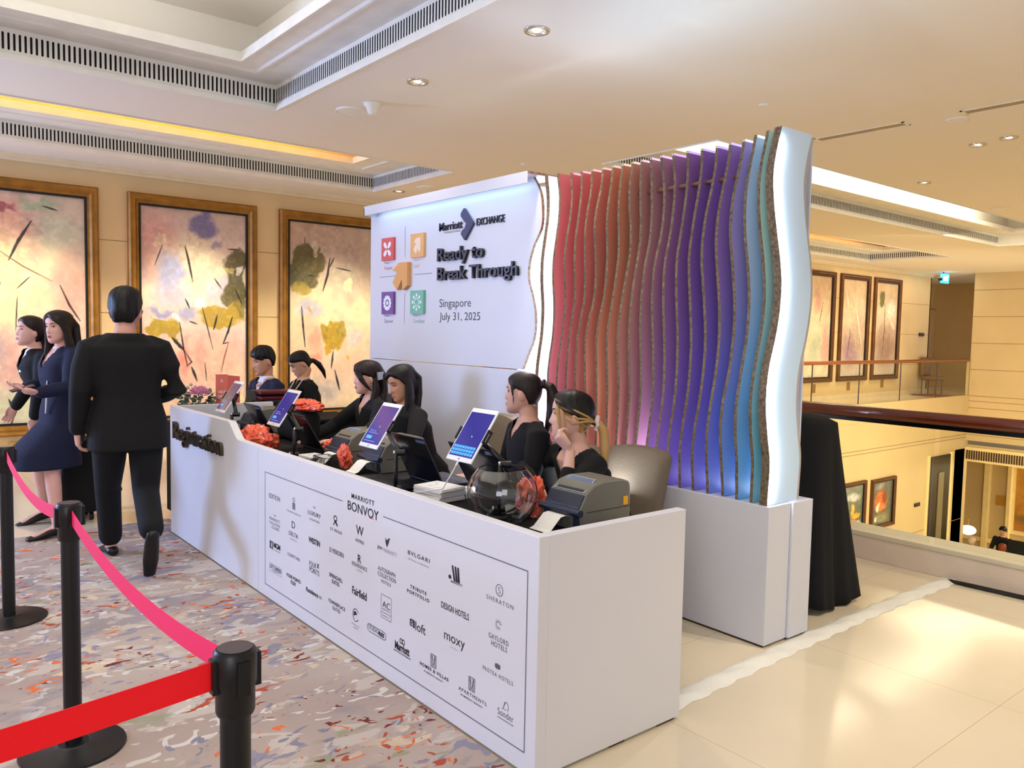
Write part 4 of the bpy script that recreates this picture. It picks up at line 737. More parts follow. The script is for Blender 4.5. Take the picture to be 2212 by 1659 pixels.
# ================================================================== FAR AND LOBBY PIECES
tag(B().lathe([(.001, .004), (.55, .004), (.58, 0)], (22.2, 9.42, .001), 40).build('round_rug', mat('plum_rug', (120, 70, 62), .95)), 'round plum rug on the far landing behind the glass', 'rug')
ch = thing('armchair', 'brown high backed chair seen at the end of the far balustrade', 'chair', (22.6, 9.7, 0))
m_brn = mat('brown_leather', (112, 76, 40), .5)
B().rbox((22.4, 9.45, .38), (22.9, 9.9, .5), .04).build('seat', m_brn, ch, smooth=True); B().rbox((22.4, 9.82, .5), (22.9, 9.92, 1.0), .03).build('backrest', m_brn, ch, smooth=True)
for x in (22.45, 22.85):
    for y in (9.5, 9.86): B().tube([(x, y, .38), (x, y, 0)], [.022, .014], 8).build('leg', m_brn, ch)
for (x, y, z, s_, lb) in ((22.55, 9.975, 1.62, 'y', 'small dark room plate on the far wall beside the third far painting'), (20.22, 8.835, -2.6, 'y', 'dark door plate on the lower atrium wall beside the dark doorway'), (26.2, 11.585, 1.5, 'y', 'dark plate on the door at the end of the far landing')):
    tag(B().rbox((x-.14, y-.012, z-.045), (x+.14, y+.012, z+.045), .004).build('wall_plate', m_blk), lb, 'plate')
tag(B().rbox((26.97, 9.2, -3.55), (27.0, 9.45, -3.25), .004).build('wall_plate', mat('brass', (200, 158, 70), .4, metal=.4)), 'small brass plate on the lobby wall left of the golden painting', 'plate')
dr = thing('doorway', 'tall dark doorway on the lower level of the atrium', 'door', (21.4, 8.84, -5.1))
B().box((20.78, 8.82, -5.1), (21.98, 8.849, -1.47)).build('dark_opening', mat('dark_room', (12, 10, 10), .4), dr)  # flat dark sheet painted for the unlit room, no opening is cut
B().box((21.3, 8.80, -5.1), (21.6, 8.83, -1.9)).build('door_leaf', mat('grey_leaf', (120, 112, 84), .4), dr)
B().box((20.7, 8.81, -5.1), (20.78, 8.85, -1.42)).box((21.98, 8.81, -5.1), (22.1, 8.85, -1.42)).build('frame', mat('lobby_cream', (240, 218, 160), .5), dr)
rd = thing('reception_table', 'dark lobby table below the balcony where three people sit', 'table', (23.9, 8.2, -5.1))
B().rbox((23.4, 7.3, -4.38), (24.2, 9.3, -4.33), .01).build('table_top', mat('dark_wood', (40, 30, 24), .3), rd); B().box((23.5, 7.5, -5.1), (24.1, 9.1, -4.38)).build('base', mat('dark_wood', (40, 30, 24), .3), rd)
mo = thing('computer_monitor', 'black monitor on the lobby table beside the facing clerk', 'monitor', (24.0, 7.75, -4.33))
B().rbox((23.98, 7.5, -4.24), (24.02, 8.05, -3.86), .01).build('screen', m_blk, mo); B().box((23.95, 7.72, -4.33), (24.05, 7.82, -4.2)).build('foot', m_blk, mo)
lm = thing('globe_lamp', 'white glowing globe lamp hanging from a slim stand in the lobby', 'lamp', (23.7, 9.0, -4.33))
B().tube([(23.7, 9.25, -4.33), (23.7, 9.25, -3.45), (23.7, 8.95, -3.45), (23.7, 8.95, -3.6)], .012, 8).build('stand', mat('brass', (200, 158, 70), .4, metal=.4), lm)
B().ell((23.7, 8.95, -3.76), (.2, .2, .13)).build('globe', mat('globe_glow', (255, 250, 240), .5, emit=(255, 240, 215), es=3), lm, smooth=True)
tag(B().rbox((23.5, 8.9, -4.33), (23.8, 9.2, -4.25), .01).build('red_folder', mat('signal_red', (206, 50, 36), .5)), 'red folder at the lamp end of the lobby table', 'folder')
tag(B().box((23.55, 8.25, -4.33), (23.8, 8.55, -4.325)).build('paper_sheet', mat('paper', (240, 236, 226), .7)), 'white paper sheet in front of the seated visitors below', 'paper')
# ================================================================== FLOOR PIECES
m_tape = mat('white_tape', (236, 234, 226), .5, bump=(30, .5))
b = B(); n = 60; rings = []
for i in range(n+1):
    t_ = i/n; x = 2.47+(5.23-2.47)*t_; yc = 2.03+.05*math.sin(t_*2.4)-.0*t_; hw = .055+.008*math.sin(i*1.7)
    rings.append([(x, yc+hw*q, .001+.016*max(0, math.cos(q*PI/2))**.7*(1+.25*math.sin(i*.9+q*4))) for q in (-1, -.7, -.4, -.15, .15, .4, .7, 1)])
b.loft(rings, caps=False, closed=False)
tag(b.build('floor_tape', m_tape, smooth=True), 'creased white tape covering a cable from the counter to the balustrade', 'tape')
b = B()
for q in (0, .018, .036): b.tube([(5.20-q*.6, 2.06, .012), (5.22-q, 1.9, .01), (5.235-q, 1.6, .01), (5.24-q, 1.1, .01), (5.24-q, .2, .01)], .008, 8)
tag(b.build('floor_cable', m_blk, smooth=True), 'black cables along the foot of the stone curb', 'cable')
# black drape over a stand behind the ribs
b = B(); n = 72; rings = []
for j in range(15):
    t_ = j/14; z = .02+(1.02-.02)*t_; rings.append([])
    for k in range(n):
        a = 2*PI*k/n; ex_ = 2.6; c, s = math.cos(a), math.sin(a)
        rx = .20+.16*(1-t_)**1.2; ry = .36+.1*(1-t_); k_ = (abs(c)**ex_+abs(s)**ex_)**(-1/ex_)
        f = 1+.07*(1-t_)**.8*math.sin(a*9+1.5*math.sin(a*2))+.03*(1-t_)*math.sin(a*17)
        rings[-1].append((4.17+rx*c*k_*f, 2.66+ry*s*k_*f, z+.035*(1-t_)*math.sin(a*5)*.5+.0))
for t_, zz in ((.8, 1.05), (.4, 1.075)): rings.append([(4.17+(p[0]-4.17)*t_, 2.66+(p[1]-2.66)*t_, zz) for p in rings[14]])
b.loft(rings); b.build('draped_stand', mat('navy_black_cloth', (8, 9, 14), .9), smooth=True); tag(bpy.data.objects['draped_stand'], 'stand draped in black cloth behind the lit ribs beside the balustrade', 'draped stand')
# stanchions and belts
m_post = mat('post_black', (15, 15, 17), .4, var=(8, .1)); m_belt = mat('belt_red', (255, 10, 26), .7, var=(3, 0)); m_belt2 = mat('belt_pink', (255, 34, 104), .7, var=(3, 0))
def stanchion(x, y, lb, rz=0):
    t = thing('queue_post', lb, 'barrier post', (x, y, .006), 'belt barrier posts')
    Bq = B().lathe([(.001, 0), (.165, 0), (.17, .004), (.168, .010), (.06, .020), (.05, .026), (.001, .026)], (x, y, .006), 48); Bq.build('base', m_post, t, auto=30)
    B().lathe([(.029, .02), (.029, .76)], (x, y, .006), 28).build('pole', m_post, t, auto=40)
    B().lathe([(.034, .745), (.037, .752), (.037, .80), (.041, .806), (.041, .868), (.036, .874), (.001, .874)], (x, y, .006), 32).build('head', m_post, t, auto=40)
    B().lathe([(.001, .8745), (.033, .8745), (.033, .876), (.001, .876)], (x, y, .006), 28).build('cap', mat('cap_grey', (70, 68, 80), .3), t)
    for a in range(4): M = rotz(rz+a*PI/2, (x, y, 0)); B().box((x-.012, y-.047, .80), (x+.012, y-.036, .866), M).build('belt_slot', m_blk, t)
    return t
stanchion(.545, 1.5, 'nearest black belt post at the bottom edge, its base out of the picture'); stanchion(.542, 3.07, 'middle black belt post with round base on the carpet'); stanchion(.541, 4.63, 'furthest black belt post, cut by the left edge')
# base notch of the far post is cut out: a second foot ring
def belt(p0, p1, m, lb, sag, h=.05, tw=0):
    b = B(); n = 24; A = []; p0, p1 = Vector(p0), Vector(p1)
    for i in range(n+1):
        t_ = i/n; p = p0.lerp(p1, t_); p.z -= sag*4*t_*(1-t_); d = (p1-p0).normalized(); nn = d.cross(Vector((0, 0, 1))).normalized()
        A.append([p+Vector((0, 0, h/2))+nn*.0009, p-Vector((0, 0, h/2))+nn*.0009, p-Vector((0, 0, h/2))-nn*.0009, p+Vector((0, 0, h/2))-nn*.0009])
    b.loft(A); tag(b.build('barrier_belt', m), lb, 'belt')
belt((.5, 1.5, .835), (-.9, 1.46, .80), m_belt, 'bright red belt leaving the nearest post towards the left edge', .02, .056)
belt((.545, 1.548, .835), (.542, 3.022, .835), m_belt2, 'pink red belt between the nearest and the middle post', .055)
belt((.542, 3.118, .835), (.541, 4.582, .835), m_belt2, 'pink red belt between the middle and the furthest post', .075)
# ================================================================== PEOPLE
def remesh(b, voxel, smooth=2, cut=None):
    """one continuous skin out of the overlapping closed shapes in b"""
    bmesh.ops.recalc_face_normals(b.bm, faces=b.bm.faces[:])
    me = bpy.data.meshes.new('t'); b.bm.to_mesh(me); b.bm.free()
    o = bpy.data.objects.new('t', me); COL.objects.link(o)
    r = o.modifiers.new('r', 'REMESH'); r.mode = 'VOXEL'; r.voxel_size = voxel; r.adaptivity = 0
    dg = bpy.context.evaluated_depsgraph_get(); out = bpy.data.meshes.new_from_object(o.evaluated_get(dg))
    bpy.data.objects.remove(o); bpy.data.meshes.remove(me)
    bm = bmesh.new(); bm.from_mesh(out); bpy.data.meshes.remove(out)
    for _ in range(smooth): bmesh.ops.smooth_vert(bm, verts=bm.verts, factor=.5, use_axis_x=True, use_axis_y=True, use_axis_z=True)
    if cut:
        kill = [f for f in bm.faces if cut(f.calc_center_median())]
        bmesh.ops.delete(bm, geom=kill, context='FACES')
    q = B(); q.bm.free(); q.bm = bm; return q
def finish(q, name, m, parent):
    me = bpy.data.meshes.new(name); q.bm.to_mesh(me); q.bm.free()
    return link(name, me, m, parent, smooth=True)
def frame(fwd, up=(0, 0, 1)):
    f = Vector(fwd).normalized(); r = f.cross(Vector(up)).normalized(); u = r.cross(f)
    return r, f, u
HZ = [-.115, -.108, -.096, -.080, -.060, -.035, -.010, .015, .040, .065, .085, .100, .110, .1155]
HW = [.014, .026, .040, .0525, .0605, .067, .0715, .0735, .0745, .0725, .066, .052, .034, .010]
HF = [.074, .082, .086, .087, .087, .087, .087, .087, .089, .086, .075, .056, .035, .012]
HB = [.036, .018, -.008, -.036, -.062, -.082, -.094, -.099, -.100, -.096, -.086, -.068, -.044, -.016]
_hs = [np.array(spline(list(zip(HZ, q)), 64)) for q in (HW, HF, HB)]
def head_ring(z, n=56):
    i = np.interp(z, _hs[0][:, 0], np.arange(64)); g = [np.interp(i, np.arange(64), h[:, 1]) for h in _hs]
    w_, f_, b_ = g; th = 2*PI*np.arange(n)/n; s, c = np.sin(th), np.cos(th)
    mid, hf = (f_+b_)/2, (f_-b_)/2
    return w_*np.sign(s)*np.abs(s)**.92, mid+hf*np.sign(c)*np.abs(c)**(np.where(c > 0, .88, 1.0)), th
def face_y(x, z):
    """how far the features stand out of the plain skull at (x, z)"""
    t = (.018-z)/.048; nose = np.where(t < 0, 0, np.where(t <= 1, .12+.88*t, np.clip(1-(t-1)/.28, 0, 1))); sg = .0095+.005*np.clip(t, 0, 1)
    y = .021*np.exp(-(x/sg)**2)*nose
    y = y-.010*np.exp(-((np.abs(x)-.031)/.017)**2-((z-.010)/.014)**2)
    y = y+.004*np.exp(-((np.abs(x)-.028)/.022)**2-((z-.033)/.009)**2)
    y = y+.008*np.exp(-(x/.024)**2-((z+.062)/.010)**2)-.004*np.exp(-(x/.022)**2-((z+.0615)/.003)**2)
    y = y+.005*np.exp(-(x/.020)**2-((z+.095)/.012)**2)+.003*np.exp(-((np.abs(x)-.04)/.02)**2-((z+.02)/.02)**2)
    return y
def head_shape(b, M, sc=1.0):
    rings = []
    for z in np.linspace(-.115, .1155, 60):
        x, y, th = head_ring(z); y = y+np.where(np.cos(th) > .1, face_y(x, z)*np.clip((np.cos(th)-.1)/.3, 0, 1), 0)
        rings.append([M @ (Vector((a, q, z))*sc) for a, q in zip(x, y)])
    b.loft(rings)
    for s in (-1, 1):
        E = M @ Matrix.Translation((s*.0755*sc, -.016*sc, -.006*sc)) @ Euler((-.15, 0, s*-.35)).to_matrix().to_4x4()
        q = B(); q.ell((0, 0, 0), (.009*sc, .019*sc, .032*sc), seg=14, rings=10); bmesh.ops.transform(q.bm, matrix=E, verts=q.bm.verts); b.add(q.bm)
def hair_cap(b, M, sc, thick, zfront=.070, ztemple=.012, znape=-.06, zside=-.035, wave=.002, top=0.0, part=None, seed=1):
    """scalp hair: stands `thick` off the skull where there is hair and dips under the skin where there is none"""
    rings = []; n = 72
    for z in np.linspace(-.112, .1155, 54):
        x, y, th = head_ring(z, n); row = []
        for a, q, t in zip(x, y, th):
            c = math.cos(t); ax = abs(math.sin(t))
            if c > .15: zl = zfront-(zfront-ztemple)*ax**2.2 if part is None else zfront-(zfront-ztemple)*min(1, abs(math.sin(t)-part)/(1+abs(part)))**1.4
            elif c > -.25: k = (.15-c)/.4; zl = ztemple*(1-k)+zside*k
            else: k = min(1, (-.25-c)/.5); zl = zside*(1-k)+znape*k
            m_ = min(1, max(-1, (z-zl)/.010)); off = thick*m_ if m_ > 0 else .007*m_
            nz_ = mnoise.noise(Vector((t*5+seed*7, z*14, seed)))*wave+mnoise.noise(Vector((t*16, z*5, seed*3)))*wave*.7
            v = Vector((a, q-.0, z)); d = Vector((a, q+.01, z*.9)).normalized()
            row.append(M @ ((v+d*(off+(nz_ if m_ > 0 else 0))+Vector((0, 0, top*max(0, z-.03)/.08)))*sc))
        rings.append(row)
    b.loft(rings)
def eloft(b, pts, radii, xdir, seg=20, ball=True):
    """elliptical limb or strand: radii = (across xdir, other way)"""
    pts = [Vector(p) for p in pts]; R = [tuple(r) if isinstance(r, (tuple, list)) else (r, r) for r in radii]
    P, Q = pts[:], R[:]
    if ball:
        a, e = (P[0]-P[1]).normalized(), (P[-1]-P[-2]).normalized()
        r0, r1 = min(R[0]), min(R[-1])
        P = [P[0]+a*r0*.95, P[0]+a*r0*.75, P[0]+a*r0*.4]+P+[P[-1]+e*r1*.4, P[-1]+e*r1*.75, P[-1]+e*r1*.95]
        f = (.25, .65, .9); Q = [tuple(c*k for c in R[0]) for k in f]+Q+[tuple(c*k for c in R[-1]) for k in f[::-1]]
    rings = []; X = Vector(xdir)
    for i, p in enumerate(P):
        t = (P[min(i+1, len(P)-1)]-P[max(i-1, 0)]).normalized(); x = (X-t*X.dot(t)); x = x.normalized() if x.length > 1e-4 else t.orthogonal().normalized(); y = t.cross(x)
        rings.append([p+x*math.cos(2*PI*k/seg)*Q[i][0]+y*math.sin(2*PI*k/seg)*Q[i][1] for k in range(seg)])
    b.loft(rings)
def hand(b, wrist, d, nrm, side, curl=.5, sc=1.0, spread=.06, thumb=.6):
    """palm and five fingers; d: towards the fingers, nrm: out of the palm, side: +1 right hand, -1 left"""
    d = Vector(d).normalized(); n = Vector(nrm); n = (n-d*n.dot(d)).normalized(); x = d.cross(n)*side      # x: towards the thumb
    w = Vector(wrist)
    eloft(b, [w-d*.01*sc, w+d*.025*sc, w+d*.06*sc, w+d*.085*sc], [(.024*sc, .018*sc), (.032*sc, .017*sc), (.040*sc, .015*sc), (.040*sc, .012*sc)], x, 16)
    for k, (off, L) in enumerate(((.030, .068), (.010, .076), (-.010, .071), (-.029, .056))):
        p = w+d*(.083-.004*abs(k-1.2))*sc+x*off*sc; dd = (d+x*(1.5-k)*spread).normalized(); pts = [p-dd*.012*sc, p]; c = curl*(.9+.12*k); ang = 0
        for q, fr in enumerate((.46, .30, .24)):
            ang += c*(.75, 1.0, .7)[q]; v = dd*math.cos(ang)+n*math.sin(ang); pts.append(pts[-1]+v*L*fr*sc)
        b.tube(pts, [.0088*sc, .0090*sc, .0082*sc, .0074*sc, .0062*sc], 10, ball=True)
    p = w+d*.022*sc+x*.026*sc; v1 = (d*.75+x*.75+n*.25).normalized(); v2 = (d*1+x*(.35-.5*thumb)+n*.45*thumb).normalized(); v3 = (d*1+x*(.1-.8*thumb)+n*.6*thumb).normalized()
    b.tube([p-v1*.02*sc, p+v1*.018*sc, p+v1*.018*sc+v2*.032*sc, p+v1*.018*sc+v2*.032*sc+v3*.026*sc], [.013*sc, .0115*sc, .0098*sc, .0075*sc], 10, ball=True)
SKIN = {}
def skin(name, rgb): return mat('skin_'+name, rgb, .48, spec=.35, var=(14, .035))
def hairm(name, rgb, rough=.46):
    nm = 'hair_'+name
    if nm in _mats: return _mats[nm]
    m = mat(nm, rgb, rough, spec=.35); nt = m.node_tree; b = nt.nodes['Principled BSDF']
    tc = nt.nodes.new('ShaderNodeTexCoord'); mp = nt.nodes.new('ShaderNodeMapping'); mp.inputs['Scale'].default_value = (170, 170, 14); n = nt.nodes.new('ShaderNodeTexNoise'); n.inputs['Scale'].default_value = 1
    nt.links.new(tc.outputs['Object'], mp.inputs[0]); nt.links.new(mp.outputs[0], n.inputs['Vector']); bp = nt.nodes.new('ShaderNodeBump'); bp.inputs['Strength'].default_value = .5; bp.inputs['Distance'].default_value = .003
    nt.links.new(n.outputs[0], bp.inputs['Height']); nt.links.new(bp.outputs[0], b.inputs['Normal']); return m
m_eyew = mat('eye_white', (226, 220, 216), .3, var=(3, 0)); m_iris = mat('eye_dark', (22, 14, 12), .15, var=(3, 0)); m_brow = mat('brow_dark', (34, 24, 22), .7, var=(3, 0))
def features(body, M, sc, lips, brow=None, lookdown=0.0):
    br = brow or m_brow
    fy = lambda x, z: float(np.interp(z, HZ, HF))*(1-(abs(x)/float(np.interp(z, HZ, HW)))**2)**.44+float(face_y(np.array(x), np.array(z)))
    T = lambda x, y, z: M @ (Vector((x, y, z))*sc)
    for s in (-1, 1):
        x0 = s*.031; y0 = fy(x0, .010)
        q = B(); q.ell((0, 0, 0), (.0125*sc, .006*sc, .0052*sc*(1-lookdown*.5)), seg=14, rings=8); bmesh.ops.transform(q.bm, matrix=M @ Matrix.Translation((x0*sc, (y0-.0022)*sc, .0095*sc)) @ Matrix.Rotation(-s*.25, 4, 'Z'), verts=q.bm.verts); q.build('eye', m_eyew, body, smooth=True)
        q = B(); q.ell((0, 0, 0), (.0058*sc, .003*sc, .0056*sc*(1-lookdown*.5)), seg=12, rings=8); bmesh.ops.transform(q.bm, matrix=M @ Matrix.Translation((x0*sc, (y0+.0028)*sc, (.0092-lookdown*.002)*sc)), verts=q.bm.verts); q.build('iris', m_iris, body, smooth=True)
        B().tube([T(s*u, fy(s*u, v)+.0025, v) for u, v in ((.0175, .0095), (.024, .0155-lookdown*.003), (.032, .0168-lookdown*.004), (.040, .0145-lookdown*.003), (.0455, .0095))], [.0009*sc, .0016*sc, .0018*sc, .0017*sc, .001*sc], 8).build('eyelid', m_brow, body, smooth=True)
        B().tube([T(s*u, fy(s*u, v)+.0012, v) for u, v in ((.014, .031), (.022, .0345), (.033, .0365), (.042, .034), (.048, .029))], [.0016*sc, .0026*sc, .0024*sc, .0019*sc, .0009*sc], 8).build('eyebrow', br, body, smooth=True)
    for z, r in ((-.0568, .0042), (-.0665, .0052)):
        B().tube([T(u, fy(u, z)+.0006-abs(u)*.08, z+.0015*(abs(u) < .006)*(z > -.06)-0*abs(u)) for u in (-.021, -.014, -.006, 0, .006, .014, .021)], [.0010*sc, r*.7*sc, r*sc, r*.95*sc, r*sc, r*.7*sc, .0010*sc], 10).build('lip', lips, body, smooth=True)
def head_matrix(H, fwd, tilt=0.0):
    r, f, u = frame(fwd); R = Matrix(((r.x, f.x, u.x), (r.y, f.y, u.y), (r.z, f.z, u.z))) @ Matrix.Rotation(tilt, 3, 'Y')
    return Matrix.Translation(H) @ R.to_4x4()
def torso(b, secs, inflate=0.0):
    """secs: (centre, half width, half depth, right vector)"""
    rings = []
    for c, w_, d_, r in secs:
        c = Vector(c); r = Vector(r).normalized(); f = Vector((-r.y, r.x, 0)).normalized(); w_, d_ = w_+inflate, d_+inflate
        rings.append([c+r*w_*math.copysign(abs(math.cos(a))**.82, math.cos(a))+f*d_*math.copysign(abs(math.sin(a))**.9, math.sin(a)) for a in [2*PI*k/32 for k in range(32)]])
    b.loft(rings)
m_top = mat('black_knit', (6, 6, 10), .9); m_suit = mat('black_suit', (7, 7, 10), .85); m_navy2 = mat('navy_suit', (17, 23, 54), .85); m_shirt = mat('white_shirt', (222, 228, 240), .7); m_trs = mat('dark_trousers', (9, 10, 16), .9)
m_shoe = mat('black_shoe', (14, 13, 14), .35)
def seated(lb, H, hf, tf, sk, lips, hip=None, lean=.05, sc=.95, armR=None, armL=None, top=m_top, vneck=.07, down=.0, tilt=0, voxel=.005, shw=.165, grpcut=None, sleeve=.0):
    """a seated figure; tf: torso facing, hf: head facing; armR/armL: (elbow, wrist, finger direction, palm normal, curl)"""
    H = Vector(H); r, f, u = frame((tf[0], tf[1], 0)); up = Vector((0, 0, 1))
    nb = H-Vector((hf[0], hf[1], 0)).normalized()*.035*sc-up*.146*sc                     # base of the neck
    hip = Vector(hip) if hip else Vector((nb.x, nb.y, .53))-f*(.06+lean)
    hip.z = .53
    root = thing('person', lb, 'person', (hip.x, hip.y, 0))
    ch = nb.lerp(hip, .28)+f*.012; wa = nb.lerp(hip, .66)+f*.01
    S_ = [(hip-up*.07, .15, .10, r), (hip, .170, .115, r), (hip+up*.08, .155, .105, r), (wa, .132, .092, r), (nb.lerp(hip, .45)+f*.02, .145, .105, r), (ch, .158, .105, r), (nb-up*.065, shw-.012, .082, r), (nb-up*.03, shw-.06, .062, r), (nb+up*.0, .075, .055, r), (nb+up*.02, .05, .046, r)]
    b = B(); torso(b, S_); M = head_matrix(H, hf, tilt); head_shape(b, M, sc)
    eloft(b, [nb-up*.03, nb+up*.03, H-M.to_3x3() @ Vector((0, .022, .075))*sc, H-M.to_3x3() @ Vector((0, .02, .03))*sc], [(.056, .054), (.048, .048), (.046, .047), (.046, .05)], r)
    sh = {1: nb-up*.055+r*shw, -1: nb-up*.055-r*shw}
    c = B(); torso(c, S_[:8]+[(nb-up*.004, .088, .062, r)], .012)
    for s, arm in ((1, armR), (-1, armL)):
        if arm is None:
            e = sh[s]+r*s*.05-up*.25+f*.06; w_ = e+f*.22-r*s*.06-up*.015; arm = (e, w_, f-r*s*.2, -up, .5)
        e, w_, d, n, cu = Vector(arm[0]), Vector(arm[1]), Vector(arm[2]), Vector(arm[3]), arm[4]
        eloft(b, [sh[s]-up*.022-r*s*.008, sh[s].lerp(e, .5), e, e.lerp(w_, .35), w_], [.036, .041, .035, .033, (.026, .021)], n.cross(d))
        hand(b, w_, d, n, s, cu, sc*.98)
        k = arm[5] if len(arm) > 5 else .93
        eloft(c, [sh[s]-r*s*.055+up*.018, sh[s]-up*.006, sh[s].lerp(e, .5), e, e.lerp(w_, k*.5), e.lerp(w_, k)], [.046, .060, .055, .048, .042, .036], n.cross(d))
    for s in (1, -1):
        kn = hip+f*.42+r*s*.09-up*.0; kn.z = .5; an = kn-up*.42-f*.02
        eloft(b, [hip+r*s*.085, kn, kn-up*.2-f*.03, an], [.075, .052, .05, .034], r); eloft(b, [an-up*.0, an+f*.06-up*.04, an+f*.15-up*.05], [.033, (.036, .028), (.032, .02)], r)
    body = finish(remesh(b, voxel), 'body', sk, root)
    def cut(p):
        q = p-nb; x, y, z = q.dot(r), q.dot(f), q.z
        if z > -.045 and math.hypot(x, y) < .066: return True
        return y > .0 and z > -vneck-.03 and abs(x) < (z+vneck+.03)*.62
    finish(remesh(c, .008, 2, cut), 'top', top, root)
    t = B()
    for s in (1, -1):
        kn = hip+f*.42+r*s*.09; kn.z = .5; an = kn-up*.40-f*.02
        eloft(t, [hip+r*s*.085-f*.03, hip+r*s*.088+f*.1, kn, kn-up*.1-f*.02, an], [.092, .09, .066, .066, .055], r)
    torso(t, [(hip-up*.08, .158, .108, r), (hip, .178, .123, r), (hip+up*.07, .168, .117, r)]); finish(remesh(t, .012), 'trousers', m_trs, root)
    for s in (1, -1):
        kn = hip+f*.42+r*s*.09; kn.z = .5; an = kn-up*.42-f*.02; q = B(); eloft(q, [an-f*.04-up*.02, an+f*.05-up*.035, an+f*.17-up*.05], [(.042, .045), (.045, .04), (.038, .024)], r); q.build('shoe', m_shoe, root, smooth=True)
    features(body, M, sc, lips, None, down)
    return root, body, M, nb, (r, f, u)
def hairpiece(root, parts, m, voxel=.0055, name='hair', smooth=2):
    b = B(); parts(b); return finish(remesh(b, voxel, smooth), name, m, root)
lip1 = mat('lip_rose', (176, 84, 80), .4, var=(3, 0)); lip2 = mat('lip_nude', (178, 112, 96), .4, var=(3, 0)); lip3 = mat('lip_pale', (196, 126, 120), .4, var=(3, 0))
LM = lambda M, sc: (lambda x, y, z: M @ (Vector((x, y, z))*sc))
hb = hairm('black', (12, 10, 11)); hd_ = hairm('dark_brown', (32, 20, 18)); hbl = hairm('ash_blond', (176, 138, 84), .4)
def strand(b, T, pts, rad, xd, M): eloft(b, [T(*p) for p in pts], rad, M.to_3x3() @ Vector(xd))
# --- woman with the side-swept brown hair
p, body, M, nb, ax = seated('seated woman with brown side swept hair and a black open collared shirt', (2.72, 4.93, 1.158), (-.95, .28, -.08), (-1, .12), skin('fair', (214, 168, 150)), lip1, vneck=.10, down=.5, tilt=-.03,
    armR=((2.60, 5.20, .80), (2.38, 5.08, .755), (-1, -.4, 0), (0, 0, -1), .4), armL=((2.62, 4.66, .80), (2.40, 4.78, .755), (-1, .4, 0), (0, 0, -1), .4))
T = LM(M, .95)
def f_(b):
    hair_cap(b, M, .95, .016, zfront=.085, ztemple=.02, znape=-.09, zside=-.02, part=.15, wave=.003)
    strand(b, T, [(0, -.07, .07), (0, -.105, 0), (.0, -.105, -.10), (-.01, -.085, -.2), (-.02, -.075, -.33)], [(.07, .035), (.085, .035), (.085, .035), (.085, .033), (.06, .02)], (1, 0, 0), M)
    strand(b, T, [(.02, .07, .095), (-.035, .087, .06), (-.066, .066, .01), (-.08, .03, -.05), (-.082, .0, -.085)], [(.02, .01), (.026, .010), (.022, .008), (.014, .007), (.006, .004)], (0, 0, 1), M)
    strand(b, T, [(.02, .07, .095), (.055, .068, .055), (.08, .035, -.02), (.085, .015, -.10), (.09, .02, -.22), (.085, .05, -.32)], [(.02, .01), (.02, .01), (.018, .012), (.02, .014), (.026, .014), (.014, .008)], (0, 1, 0), M)
    strand(b, T, [(-.078, -.04, -.01), (-.088, -.04, -.08), (-.092, -.01, -.18), (-.088, .035, -.30)], [(.02, .014), (.028, .016), (.032, .016), (.018, .009)], (0, 1, 0), M)
hairpiece(p, f_, hd_)
q = B(); q.rbox((-.006, -.03, -.028), (.006, .03, .028), .004, M=Matrix.Translation(T(-.088, -.075, .015)) @ M.to_3x3().to_4x4() @ Matrix.Rotation(.5, 4, 'Z')); q.build('hair_clip', mat('silver', (190, 192, 196), .2, metal=.9), p)
B().ell(T(-.084, -.012, -.045), (.004, .004, .004), seg=10, rings=8).build('earring', mat('silver', (190, 192, 196), .2, metal=.9), p, smooth=True)
# --- woman with straight black hair
p, body, M, nb, ax = seated('seated woman with long straight black hair looking down, behind the third tablet', (2.70, 4.44, 1.150), (-1, .02, -.32), (-1, .05), skin('tan', (196, 142, 114)), lip2, vneck=.05, down=.9, lean=.1,
    armR=((2.56, 4.70, .78), (2.38, 4.60, .755), (-1, -.3, 0), (0, 0, -1), .4), armL=((2.60, 4.14, .82), (2.42, 4.2, .76), (-1, .4, 0), (0, 0, -1), .4))
T = LM(M, .95)
def f_(b):
    hair_cap(b, M, .95, .017, zfront=.078, ztemple=.0, znape=-.09, zside=-.05, wave=.0015, part=-.25)
    dn = (M.inverted().to_3x3() @ Vector((0, 0, -1))).normalized()
    D = lambda x, y, z, L: tuple(Vector((x, y, z))+dn*L)
    strand(b, T, [(0, -.06, .07), (0, -.10, .01), D(0, -.10, 0, .10), D(0, -.085, 0, .22), D(0, -.07, 0, .38)], [(.07, .035), (.086, .035), (.09, .035), (.088, .035), (.06, .02)], (1, 0, 0), M)
    for s in (-1, 1):
        strand(b, T, [(s*.02, .055, .10), (s*.070, .028, .062), (s*.087, -.008, .01), D(s*.090, -.012, 0, .09), D(s*.092, .005, 0, .22), D(s*.08, .03, 0, .40)], [(.02, .012), (.03, .012), (.036, .014), (.038, .016), (.036, .016), (.02, .008)], (0, 1, 0), M)
hairpiece(p, f_, hb)
